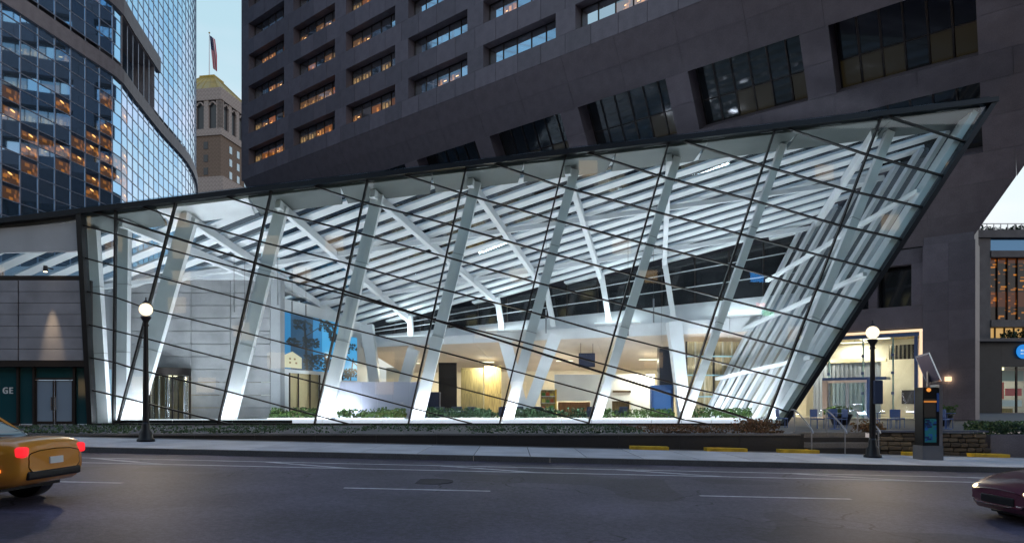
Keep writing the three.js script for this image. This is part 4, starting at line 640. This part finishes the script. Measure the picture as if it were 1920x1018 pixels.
// ---------------------------------------------------------------- building beyond the tower on the right
{
  const D = 82, X = (p) => (p - 960) / FOC * D, Y = (p) => CAM.y + (755 - p) / FOC * D, z = CAM.z - D, conc = std([0.19, 0.18, 0.19], { map: concreteTex }), dkf = std([0.03, 0.035, 0.042], { map: graniteTex, roughness: 0.4 });
  const g = thing('street_corner_building', 'concrete building with amber lit windows and a dark shop front', 'building', V(X(1880), 0, z));
  const b = (n, x0, y0, x1, y1, z0, z1, m, par = g) => part(par, n, box(X(x0), Math.max(0, Y(y1)), z + z0, X(x1), Y(y0), z + z1), m);
  b('parapet', 1818, 432, 2020, 446, -10, 0.3, conc); b('corner_pier', 1823, 446.2, 1859, 640, -8, 0.0, conc); b('end_wall', 1818, 446.2, 1823, 640, -9, -3, conc); b('slab', 1859.2, 470, 2020, 482, -8, 0.1, conc); b('slab', 1859.2, 600, 2020, 613, -8, 0.1, conc);
  b('blue_glazing', 1860, 446.2, 2020, 469.8, -0.6, -0.4, phy([0.12, 0.24, 0.40], { metalness: 0.7, roughness: 0.06 }));
  const off = canvasTex(512, 256, (k, w, h) => { k.fillStyle = '#0a0705'; k.fillRect(0, 0, w, h); for (let q = 0; q < 160; q++) { const e = hash(q, 3, 3); k.fillStyle = `rgba(${200 + 55 * e | 0},${120 + 70 * e | 0},${30 + 40 * e | 0},${0.15 + 0.5 * e})`; k.fillRect(hash(q, 1, 1) * w, hash(q, 2, 2) * h, 6 + e * 34, 2 + e * 5); } k.fillStyle = 'rgba(150,80,20,.35)'; k.fillRect(0, 0, w, 60); k.fillRect(0, 120, w, 20); });
  for (let i = 0; i < 8; i++) { const w = b('lit_window', 1861 + i * 19, 482.3, 1878.4 + i * 19, 599.7, -0.9, -0.8, phy([0.02, 0.02, 0.02], { roughness: 0.08, emissive: lin(1, 0.66, 0.30), emissiveIntensity: 1.2, emissiveMap: (() => { const t = off.clone(); t.repeat.set(0.11, 0.13); t.offset.set(i * 0.17, 0.1); t.needsUpdate = true; return t; })() })); b('mullion', 1878.6 + i * 19, 482.3, 1879.8 + i * 19, 599.7, -0.85, -0.6, M.bronze, g); }
  b('lit_strip_window', 1859.5, 613.3, 2020, 633, -1.4, -1.3, phy([0.05, 0.04, 0.03], { roughness: 0.2, emissive: lin(1, 0.6, 0.2), emissiveIntensity: 0.55 })); for (let i = 0; i < 9; i++) b('mullion', 1861 + i * 18, 613.3, 1863 + i * 18, 633, -1.29, -1.1, M.bronze);
  b('shop_canopy', 1818, 636, 2020, 642, -6, 1.6, conc); b('shop_front', 1818, 642.2, 1872, 800, -6, 0.6, dkf); b('shop_front', 1872.2, 642.2, 2020, 688, -6, 0.6, dkf); b('return_wall', 1800, 650, 1817.8, 800, -6, -1.5, M.black);
  b('shop_interior', 1872.2, 688.2, 2020, 800, -5, -4.8, std([0.45, 0.40, 0.33])); b('shop_floor', 1872.2, 796, 2020, 800, -4.8, 0.5, std([0.3, 0.25, 0.2]));
  b('counter', 1876, 766, 1912, 800, -2, -1, std([0.62, 0.36, 0.10], { map: woodTex })); b('poster_board', 1889, 716, 1901, 748, -1.6, -1.5, std([0.75, 0.05, 0.02])); b('poster_board', 1904, 728, 1935, 742, -1.6, -1.5, std([0.72, 0.03, 0.05])); b('white_board', 1894, 750, 1935, 762, -1.6, -1.5, std([0.8, 0.8, 0.8])); b('display_panel', 1886, 694, 1940, 714, -1.7, -1.6, std([0.25, 0.4, 0.38]));
  b('shop_post', 1902, 688.2, 1905, 800, 0.2, 0.4, M.bronze); b('shop_post', 1872.4, 688.2, 1876, 800, 0.2, 0.4, M.bronze); part(g, 'shop_pane', poly([V(X(1876), 0.05, z + 0.3), V(X(2000), 0.05, z + 0.3), V(X(2000), Y(688), z + 0.3), V(X(1876), Y(688), z + 0.3)]), M.pane);
  b('lamp', 1874, 689, 1883, 694, -0.4, 0.1, glow([1, 0.8, 0.45], 2.5)); area(6, 1.2, V(X(1920), Y(690) - 0.1, z - 2.4), V(X(1920), 0, z - 2.39), [1, 0.92, 0.8], 10);
  const hp = part(g, 'balcony_hedge', leafCloud(900, X(1866), Y(637), z + 0.6, X(2010), Y(620), z + 1.4, 0.3), M.leafDark), rp = part(g, 'roof_plants', leafCloud(700, X(1826), Y(432), z - 2, X(2010), Y(412), z - 1, 0.35), M.leafDark);
  for (let i = 0; i < 14; i++) b('roof_rail', 1826 + i * 13, 420, 1827 + i * 13, 432, -0.1, 0.0, M.steel); b('roof_rail', 1824, 418.5, 2010, 420, -0.1, 0, M.steel);
  const sg = thing('round_sign', 'round glowing blue sign with white marks over the shop window', 'sign', V(X(1912), Y(660), z + 0.7)), R = 0.84;
  lpart(sg, 'sign_disc', new THREE.CylinderGeometry(R, R, 0.16, 32).rotateX(Math.PI / 2).translate(0, 0, 0.08), glow([0.02, 0.28, 0.85], 0.9)); const mk = []; for (const [x, y, w, h] of [[-0.3, 0.12, 0.22, 0.22], [0.02, 0.12, 0.22, 0.22], [0.32, 0.12, 0.18, 0.22], [-0.3, -0.25, 0.25, 0.14], [0.05, -0.25, 0.3, 0.14]]) mk.push(box(x - w / 2, y - h / 2, 0.162, x + w / 2, y + h / 2, 0.18)); lpart(sg, 'sign_mark', merge(mk), glow([0.6, 0.8, 1], 0.8)); lpart(sg, 'bracket', box(-0.1, -0.1, -0.12, 0.1, 0.1, -0.001), M.black);
}

// ---------------------------------------------------------------- street lamps
function streetLamp(x, z, label, H = 4.75) {
  const y = walkY(x) + 0.012, g = thing('street_lamp', label, 'street lamp', V(x, y, z), 'black globe street lamps on the pavement');
  const base = new THREE.LatheGeometry([[0, 0], [0.30, 0], [0.30, 0.08], [0.24, 0.12], [0.22, 0.32], [0.15, 0.42], [0.13, 0.62], [0.10, 0.7], [0, 0.7]].map((p) => new THREE.Vector2(...p)), 20); lpart(g, 'base', base, M.black);
  const pole = new THREE.CylinderGeometry(0.065, 0.10, H - 1.0, 24), pp = pole.attributes.position; for (let i = 0; i < pp.count; i++) { const a = Math.atan2(pp.getZ(i), pp.getX(i)), k = 1 + 0.10 * Math.cos(a * 12); pp.setX(i, pp.getX(i) * k); pp.setZ(i, pp.getZ(i) * k); } pole.translate(0, 0.7 + (H - 1.0) / 2, 0); pole.computeVertexNormals(); lpart(g, 'pole', pole, M.black);
  lpart(g, 'collar', new THREE.LatheGeometry([[0.07, H - 0.62], [0.11, H - 0.58], [0.08, H - 0.5], [0.10, H - 0.42], [0.17, H - 0.32], [0.19, H - 0.26], [0.12, H - 0.24]].map((p) => new THREE.Vector2(...p)), 20), M.bronze);
  lpart(g, 'globe_lamp', new THREE.SphereGeometry(0.225, 24, 16).translate(0, H, 0), glow([1, 0.82, 0.56], 1.7));
  lpart(g, 'finial', new THREE.LatheGeometry([[0, H + 0.45], [0.03, H + 0.42], [0.02, H + 0.36], [0.05, H + 0.32], [0.12, H + 0.25], [0.12, H + 0.215]].reverse().map((p) => new THREE.Vector2(...p)), 16), M.bronze);
  const l = new THREE.PointLight(lin(1, 0.78, 0.52), 55); l.position.set(x, y + H, z); l.shadow.radius = 10; l.castShadow = true; scene.add(l); return g;
}
streetLamp(-13.2, 12.0, 'black street lamp with glowing globe in front of the leaning columns');
const lampR = streetLamp(13.0, 12.0, 'black street lamp with glowing globe in front of the corner lobby', 4.5);
lpart(lampR, 'control_box', new RoundedBoxGeometry(0.28, 0.85, 0.22, 2, 0.03).translate(0.12, 2.35, 0.12), std([0.03, 0.045, 0.09]));

// ---------------------------------------------------------------- right corner: steps, terrace, kiosk
{
  const X0 = 11.55, X1 = 14.35, yb = walkY(13), st = thing('entrance_steps', 'dark stone steps with metal handrails rising to the terrace', 'steps', V(13, yb, 9));
  for (let i = 0; i < 4; i++) { const y1 = yb + 0.02 + (i + 1) * (-0.03 - yb) / 4; part(st, 'step', box(X0, yb - 0.1, BACK + 0.3 - i * 0.36 - 0.355, X1, y1, BACK + 0.3 - i * 0.36), i % 2 ? M.kerb : M.blackstone); }
  for (const x of [X0 + 0.1, (X0 + X1) / 2, X1 - 0.1]) { const a = V(x, yb + 0.95, BACK + 0.4), b = V(x, 0.9, BACK - 1.2); part(st, 'handrail', tube([a.clone().add(V(0, -0.15, 0.15)), a, b, b.clone().add(V(0, 0, -0.35))], 0.028, 8, 20), M.steel); part(st, 'rail_post', cyl(0.025, 0.025, 0.95, x, yb, BACK + 0.4, 10), M.steel); part(st, 'rail_post', cyl(0.025, 0.025, 0.93, x, -0.03, BACK - 1.2, 10), M.steel); }
  const rw = thing('rubble_wall', 'low brown rubble stone wall in front of the lobby terrace', 'wall', V(16.6, walkY(16), BACK - 0.2)), sc = [[0.11, 0.085, 0.06], [0.15, 0.12, 0.085], [0.075, 0.06, 0.045]].map((c) => std(c, { map: stoneTex, roughness: 0.95 }));
  for (let r = 0; r < 5; r++) { let x = 14.5; while (x < 18.6) { const w = rr(0.28, 0.55), h = 0.185, y = walkY(x) - 0.05 + r * h; const b = new RoundedBoxGeometry(w - 0.02, h - 0.015, 0.3, 1, 0.04).translate(x + w / 2, y + h / 2, BACK - 0.1 + rr(-0.03, 0.03)); part(rw, 'stone', b, sc[Math.floor(rnd() * 3)]); x += w; } }
  part(rw, 'wall_core', box(14.45, -1.1, BACK - 0.4, 18.7, -0.06, BACK - 0.16), M.blackstone); part(rw, 'coping', box(14.4, 0.03, BACK - 0.45, 18.75, 0.1, BACK + 0.1), std([0.05, 0.06, 0.09], { roughness: 0.5 }));
  const hw = thing('hedge_planter', 'long clipped green hedge in a grey purple stone planter', 'hedge', V(26, walkY(26), BACK)); for (let i = 0; i < 8; i++) { const a = 18.9 + i * 2.4; part(hw, 'planter_stone', slab([V(a, -0.07, BACK), V(a + 2.385, -0.07, BACK), V(a + 2.385, walkY(a + 2.4) - 0.05, BACK), V(a, walkY(a) - 0.05, BACK)], V(0, 0, -0.4)), std([0.15, 0.14, 0.17], { map: graniteTex })); }
  part(hw, 'soil', box(18.9, -0.6, BACK - 2, 38, -0.1, BACK - 0.41), M.soil); part(hw, 'foliage', leafCloud(6500, 19, -0.1, BACK - 1.7, 37.8, 0.42, BACK - 0.3, 0.14, 0), M.leafDark);
  for (const [x, z, s] of [[10.4, 7.6, 1], [11.0, 5.6, 1.1], [14.9, 7.9, 0.8]]) { const g = thing('dry_shrub', 'rounded rusty brown shrub beside the entrance steps', 'shrub', V(x, -0.05, z), 'rusty shrubs by the steps'); const f = leafCloud(420, -0.75 * s, 0, -0.6 * s, 0.75 * s, 0.62 * s, 0.6 * s, 0.13); lpart(g, 'foliage', f, M.leafBrown); lpart(g, 'stem', cyl(0.05, 0.02, 0.45, 0, 0, 0, 6), M.stem); }
  // retaining edge where the terrace meets the falling pavement
  struct('terrace_edge', slab([V(11.4, -0.031, BACK - 0.45), V(X0, -0.031, BACK - 0.45), V(X0, -1.2, BACK - 0.45), V(11.4, -1.2, BACK - 0.45)], V(0, 0, 0.4)), M.blackstone);
  struct('retaining_wall', slab([V(38.2, -0.031, BACK - 0.02), V(200, -0.031, BACK - 0.02), V(200, -1.9, BACK - 0.02), V(38.2, -1.9, BACK - 0.02)], V(0, 0, -0.3)), M.blackstone);
}
{ // terrace furniture
  const blue = std([0.05, 0.10, 0.26], { roughness: 0.5 });
  const chair = thing('terrace_chair', 'blue metal terrace chair at a table in front of the lobby', 'chair', V(0, 0, 0), 'blue chairs on the lobby terrace');
  lpart(chair, 'seat', new RoundedBoxGeometry(0.46, 0.05, 0.46, 2, 0.02).translate(0, 0.45, 0), blue); lpart(chair, 'backrest', new RoundedBoxGeometry(0.46, 0.38, 0.04, 2, 0.015).translate(0, 0.72, -0.22), blue);
  for (const x of [-0.2, 0.2]) for (const z of [-0.2, 0.2]) lpart(chair, 'leg', cyl(0.016, 0.016, z < 0 ? 0.55 : 0.43, x, 0, z, 8), blue);
  const spots = [[14.5, 4.2, 0.4], [15.5, 4.4, -2.6], [16.8, 5.0, 1.1], [17.9, 4.6, 2.9], [18.6, 5.6, -0.5], [13.3, 3.0, 0.9], [19.8, 5.2, 2.2], [20.6, 4.2, 0.2], [16.0, 2.4, 3.0], [18.9, 3.2, 1.5]];
  spots.forEach(([x, z, a], i) => { const c = i ? chair.clone() : chair; if (i) { c.name = numbered('terrace_chair'); scene.add(c); } c.position.set(x, -0.025, z); c.rotation.y = a; });
  [[15.0, 4.9], [17.4, 4.1], [19.2, 4.5], [20.2, 4.9]].forEach(([x, z]) => { const g = thing('terrace_table', 'small round blue terrace table between blue chairs', 'table', V(x, -0.025, z), 'round tables on the lobby terrace'); lpart(g, 'tabletop', cyl(0.36, 0.36, 0.03, 0, 0.72, 0, 24), blue); lpart(g, 'leg', cyl(0.03, 0.03, 0.7, 0, 0.02, 0, 10), blue); lpart(g, 'foot', cyl(0.24, 0.22, 0.03, 0, 0, 0, 20), blue); });
  for (const [x, z] of [[18.2, -1.2], [22.6, 0.6]]) { const g = thing('potted_shrub', 'clipped green shrub in a dark bowl in front of the lobby glass', 'potted plant', V(x, -0.025, z), 'potted shrubs by the lobby'); lpart(g, 'pot', new THREE.LatheGeometry([[0, 0], [0.4, 0], [0.62, 0.55], [0.62, 0.6], [0.54, 0.6], [0.5, 0.52], [0, 0.5]].map((p) => new THREE.Vector2(...p)), 24), M.black); lpart(g, 'foliage', leafCloud(500, -0.6, 0.52, -0.6, 0.6, 1.1, 0.6, 0.13), M.leaf); }
}
{ // solar kiosk
  const x = 14.75, z = 12.4, y = walkY(x) + 0.012, g = thing('solar_kiosk', 'street kiosk with tilted solar panel and blue poster', 'kiosk', V(x, y, z)), s = (n, x0, y0, z0, x1, y1, z1, m) => lpart(g, n, box(x0, y0, z0, x1, y1, z1), m);
  s('foot', -0.36, 0, -0.3, 0.36, 0.5, 0.3, std([0.25, 0.25, 0.26], { map: concreteTex, roughness: 0.4, metalness: 0.4 })); s('cabinet', -0.32, 0.5, -0.24, 0.24, 2.55, 0.24, M.black); s('side_rail', 0.243, 0.5, -0.26, 0.36, 2.65, 0.26, M.steel); s('blue_edge', 0.16, 1.7, 0.242, 0.24, 2.35, 0.26, std([0.03, 0.09, 0.3]));
  s('poster', -0.26, 0.62, 0.242, 0.14, 1.45, 0.262, std([0.03, 0.20, 0.42], { map: canvasTex(64, 128, (k, w, h) => { k.fillStyle = '#9fb'; k.fillRect(0, 0, w, h); for (let q = 0; q < 50; q++) { k.fillStyle = ['#246', '#5ad', '#369', '#9cf'][q % 4]; k.fillRect(hash(q, 1, 1) * w, hash(q, 2, 1) * h, 10, 8); } }) }));
  s('map_panel', -0.28, 1.5, 0.242, 0.12, 2.15, 0.258, std([0.06, 0.045, 0.03])); s('orange_strip', -0.3, 2.02, 0.26, 0.14, 2.08, 0.275, glow([1, 0.35, 0.05], 0.5)); lpart(g, 'marker_lamp', new THREE.SphereGeometry(0.07, 16, 12).translate(-0.14, 2.46, 0.28), glow([1, 0.35, 0.05], 0.9));
  lpart(g, 'mast', cyl(0.04, 0.04, 0.75, 0, 2.55, 0), M.steel);
  const pa = V(-0.24, 3.72, 0.05), pb = V(0.2, 2.72, 0.05), S = V(0.32, 0.03, 0.5).normalize(), up = V().crossVectors(S, V().subVectors(pb, pa).normalize());
  const pm = lpart(g, 'panel_frame', beam(pa, pb, 0.5, 0.04, up), M.chrome); lpart(pm, 'solar_cells', merge([beam(pa.clone().lerp(pb, 0.05).addScaledVector(up, 0.022), pa.clone().lerp(pb, 0.95).addScaledVector(up, 0.022), 0.44, 0.01, up), beam(pa.clone().lerp(pb, 0.05).addScaledVector(up, -0.022), pa.clone().lerp(pb, 0.95).addScaledVector(up, -0.022), 0.44, 0.01, up)]), phy([0.05, 0.05, 0.085], { roughness: 0.15 }));
}

// ---------------------------------------------------------------- two cars, standing
function car(x, z, name, label, paint, taxi, dir) {
  const g = thing(name, label, 'car', V(x, roadY(x), z)); g.rotation.y = dir > 0 ? 0 : Math.PI; g.rotation.z = Math.atan(-0.022) * 1;
  const body = phy(paint, { roughness: 0.3, clearcoat: 1, clearcoatRoughness: 0.05 });
  const skin = (rows, n) => { const pos = [], idx = [], m = rows[0].length; rows.forEach((r) => r.forEach((v) => pos.push(v.x, v.y, v.z))); for (let i = 0; i < rows.length - 1; i++) for (let j = 0; j < m; j++) { const k = (j + 1) % m, A = i * m + j, B = i * m + k; idx.push(A, B, A + m, B, B + m, A + m); } const cap = (o, f) => { for (let j = 1; j < m - 1; j++) f ? idx.push(o, o + j + 1, o + j) : idx.push(o, o + j, o + j + 1); }; cap(0, false); cap((rows.length - 1) * m, true); const q = new THREE.BufferGeometry(); q.setAttribute('position', new THREE.BufferAttribute(new Float32Array(pos), 3)); q.setIndex(idx); q.computeVertexNormals(); q.setAttribute('uv', new THREE.BufferAttribute(new Float32Array(pos.length / 3 * 2), 2)); return q; };
  // stations along the body: x, underside, deck height, half width
  const stn = [[-2.40, .46, .78, .62], [-2.36, .36, .90, .76], [-2.2, .26, .98, .84], [-1.7, .22, 1.00, .89], [-1.0, .2, .98, .905], [0, .2, .96, .91], [0.9, .2, .95, .905], [1.5, .22, .90, .89], [2.0, .24, .80, .85], [2.28, .28, .70, .77], [2.38, .38, .62, .64]];
  const cvs = [0, 1, 2, 3].map((k) => new THREE.CatmullRomCurve3(stn.map((r) => V(r[0], r[k], 0)))), rows = [];
  for (let i = 0; i <= 44; i++) { const u = i / 44, [X, lo, hi, w] = [cvs[0].getPoint(u).x, cvs[1].getPoint(u).y, cvs[2].getPoint(u).y, cvs[3].getPoint(u).y], r = []; const half = [[0, lo], [.82 * w, lo], [.96 * w, lo + .07], [w, lo + .3 * (hi - lo)], [.985 * w, lo + .62 * (hi - lo)], [1.0 * w, lo + .72 * (hi - lo)], [.975 * w, lo + .9 * (hi - lo)], [.90 * w, hi - .012], [.6 * w, hi + .02], [0, hi + .035]]; half.forEach(([z, y]) => r.push(V(X, y, z))); half.slice(1, -1).reverse().forEach(([z, y]) => r.push(V(X, y, -z))); rows.push(r); }
  lpart(g, 'body', skin(rows), body);
  const ring = (y, x0, x1, hw, rad) => { const r = [], n = 7; for (const [cx, cz, a0] of [[x1 - rad, hw - rad, 0], [x0 + rad, hw - rad, 90], [x0 + rad, -hw + rad, 180], [x1 - rad, -hw + rad, 270]]) for (let k = 0; k < n; k++) { const a = (a0 + 90 * k / (n - 1)) * Math.PI / 180; r.push(V(cx + rad * Math.cos(a), y, cz + rad * Math.sin(a))); } return r; };
  lpart(g, 'windows', skin([ring(.93, -1.75, 1.12, .80, .3), ring(1.1, -1.48, .78, .745, .3), ring(1.25, -1.2, .46, .68, .28), ring(1.36, -.98, .22, .62, .26)]), M.darkGlass);
  lpart(g, 'roof', skin([ring(1.352, -1.03, .26, .635, .27), ring(1.39, -.96, .16, .61, .27), ring(1.425, -.8, 0, .5, .25), ring(1.44, -.5, -.2, .3, .12)]), body);
  for (const s of [-1, 1]) { for (const [p, q] of [[[-1.42, .95, .79], [-.92, 1.37, .60]], [[-.36, .95, .80], [-.34, 1.37, .635]], [[.92, .94, .79], [.20, 1.37, .60]]]) lpart(g, 'pillar', beam(V(p[0], p[1], s * p[2]), V(q[0], q[1], s * q[2]), .05, .08, V(1, 0, 0)), body); for (const X of [-.42, .86, -1.3]) lpart(g, 'door_seam', beam(V(X, .34, s * .9), V(X - (X < -1 ? -.1 : 0), .93, s * .9), .012, .03, V(0, 0, 1)), M.black); }
  for (const x of [-1.40, 1.42]) for (const s of [-1, 1]) { lpart(g, 'wheel_arch', new THREE.CylinderGeometry(0.385, 0.385, 0.3, 32).rotateX(Math.PI / 2).translate(x, 0.32, s * 0.765), M.black); const t = lpart(g, 'wheel', new THREE.TorusGeometry(0.235, 0.085, 12, 28).translate(x, 0.32, s * 0.86), std([0.015, 0.015, 0.015], { roughness: 0.85 })); lpart(t, 'rim', new THREE.CylinderGeometry(0.2, 0.2, 0.12, 24).rotateX(Math.PI / 2).translate(x, 0.32, s * 0.86), M.steel); for (let k = 0; k < 5; k++) lpart(t, 'spoke', box(-0.025, 0, 0.925, 0.025, 0.18, 0.935).rotateZ(k * 1.2566).scale(1, 1, s).translate(x, 0.32, 0), M.chrome); }
  for (const s of [-1, 1]) {
    lpart(g, 'headlight', new THREE.SphereGeometry(1, 20, 12).scale(0.20, 0.075, 0.17).rotateY(s * 0.5).translate(2.17, 0.63, s * 0.62), glow([1, 0.80, 0.45], 4)); lpart(g, 'tail_light', new RoundedBoxGeometry(0.16, 0.17, 0.40, 3, 0.05).rotateY(-s * 0.35).translate(-2.30, 0.80, s * 0.60), glow([1, 0.02, 0.03], 1.1)); lpart(g, 'side_marker', new RoundedBoxGeometry(0.14, 0.05, 0.03, 1, 0.008).translate(-2.05, 0.52, s * 0.86), glow([1, 0.3, 0.03], 1.6));
    for (const X of [-1.05, 0.05]) lpart(g, 'door_handle', new RoundedBoxGeometry(0.2, 0.03, 0.04, 1, 0.01).translate(X, 0.83, s * 0.9), M.chrome); lpart(g, 'mirror', new RoundedBoxGeometry(0.12, 0.13, 0.18, 2, 0.04).translate(0.72, 1.0, s * 0.90), body); lpart(g, 'sill', box(-0.95, 0.2, s * 0.84, 0.98, 0.27, s * 0.912), M.black);
  }
  lpart(g, 'number_plate', box(-2.425, 0.58, -0.16, -2.40, 0.69, 0.16), std([0.7, 0.7, 0.68])); lpart(g, 'rear_bumper', new RoundedBoxGeometry(0.10, 0.14, 1.3, 2, 0.04).translate(-2.37, 0.42, 0), M.black); lpart(g, 'grille', new RoundedBoxGeometry(0.06, 0.14, 0.8, 2, 0.02).translate(2.37, 0.48, 0), M.black);
  if (taxi) { const r = lpart(g, 'roof_light', new RoundedBoxGeometry(0.22, 0.14, 0.5, 2, 0.03).translate(-0.2, 1.51, 0), glow([1, 0.8, 0.4], 1.4)); }
  lpart(g, 'underbody', box(-2.0, 0.18, -0.7, 2.0, 0.3, 0.7), M.black);
}
car(-10.0, 25.2, 'taxi', 'orange yellow taxi with red tail lights and roof light in the near lane', [0.70, 0.27, 0.02], true, -1);
car(10.7, 24.9, 'dark_car', 'dark wine red car with lit amber headlights in the near lane', [0.09, 0.012, 0.03], false, -1);

// ---------------------------------------------------------------- the other side of the street, mirrored in the glass
{
  const wallM = [std([0.10, 0.085, 0.08], { map: stoneTex }), std([0.07, 0.075, 0.085], { map: graniteTex }), std([0.12, 0.10, 0.085], { map: stoneTex })], litW = phy([0.03, 0.03, 0.03], { roughness: 0.1, emissive: lin(1, 0.66, 0.3), emissiveIntensity: 1.5 });
  [[-62, -22, 34, 'brown'], [-20, 22, 46, 'slate grey'], [24, 66, 40, 'tan'], [-112, -64, 30, 'dark red'], [68, 116, 34, 'grey green']].forEach(([x0, x1, h, tone], k) => {
    const z = 58 + (k % 3) * 1.5, g = thing('street_building', tone + ' masonry office building on the far side of the street', 'building', V((x0 + x1) / 2, roadY(0), z));
    part(g, 'wall', box(x0, -3, z, x1, h, z + 16), wallM[k % 3]); part(g, 'cornice', box(x0 - 0.4, h - 1.2, z - 0.6, x1 + 0.4, h + 0.3, z - 0.01), wallM[k % 3]);
    for (let f = 0; f * 3.9 + 3 < h - 3; f++) for (let c = 0; c < 9; c++) { const w = (x1 - x0) / 9, xx = x0 + c * w; part(g, 'window', box(xx + w * 0.22, 2.2 + f * 3.9, z - 0.06, xx + w * 0.78, 4.4 + f * 3.9, z - 0.01), hash(c, f, k) < 0.14 ? litW : M.darkGlass); }
  });
}

for (const [x, y, w, h, c, label] of [[35.5, 19, 1.9, 1.5, [0.05, 0.35, 1], 'blue glowing sign box on the tan building across the street'], [36.0, 15, 1.3, 0.5, [1, 0.08, 0.03], 'small red glowing sign box on the tan building across the street'], [36.2, 14.1, 1.6, 0.9, [0.1, 0.8, 0.25], 'green glowing sign box on the tan building across the street']]) single('street_sign', new RoundedBoxGeometry(w, h, 0.2, 2, 0.08).translate(x, y, 60.88), glow(c, 5), label, 'sign');

{ // lounge seats and low tables behind the hedge
  const dk = std([0.07, 0.08, 0.13], { roughness: 0.8 }), chair = thing('lounge_chair', 'dark blue grey lounge chair in the atrium behind the hedge', 'chair', V(0, 0, 0), 'lounge chairs in the atrium');
  lpart(chair, 'seat', new RoundedBoxGeometry(0.72, 0.22, 0.7, 3, 0.06).translate(0, 0.36, 0), dk); lpart(chair, 'backrest', new RoundedBoxGeometry(0.72, 0.55, 0.16, 3, 0.06).translate(0, 0.66, -0.3), dk);
  for (const x of [-0.36, 0.36]) lpart(chair, 'armrest', new RoundedBoxGeometry(0.12, 0.3, 0.66, 3, 0.04).translate(x, 0.52, 0), dk); for (const x of [-0.28, 0.28]) for (const z of [-0.26, 0.26]) lpart(chair, 'leg', cyl(0.02, 0.025, 0.26, x, 0, z, 8), M.chrome);
  [[-4.6, -8.2, 0.6], [-2.9, -8.6, -0.7], [-3.8, -10, 3.3], [-0.4, -8.4, 0.9], [1.5, -8.8, -0.8], [0.5, -10.2, 2.9], [5.4, -8.3, 0.5], [7.2, -8.6, -0.9]].forEach(([x, z, a], i) => { const c = i ? chair.clone() : chair; if (i) { c.name = numbered('lounge_chair'); scene.add(c); } c.position.set(x, 0.002, z); c.rotation.y = a; });
  for (const [x, z] of [[-3.75, -8.3], [0.55, -8.6], [6.3, -8.2]]) { const g = thing('coffee_table', 'low round pale coffee table between dark lounge chairs', 'table', V(x, 0.002, z), 'coffee tables in the atrium'); lpart(g, 'tabletop', cyl(0.4, 0.4, 0.04, 0, 0.62, 0, 24), M.white); lpart(g, 'leg', cyl(0.04, 0.04, 0.6, 0, 0.02, 0, 10), M.chrome); lpart(g, 'foot', cyl(0.25, 0.25, 0.02, 0, 0, 0, 20), M.chrome); }
}
renderer.render(scene, camera);
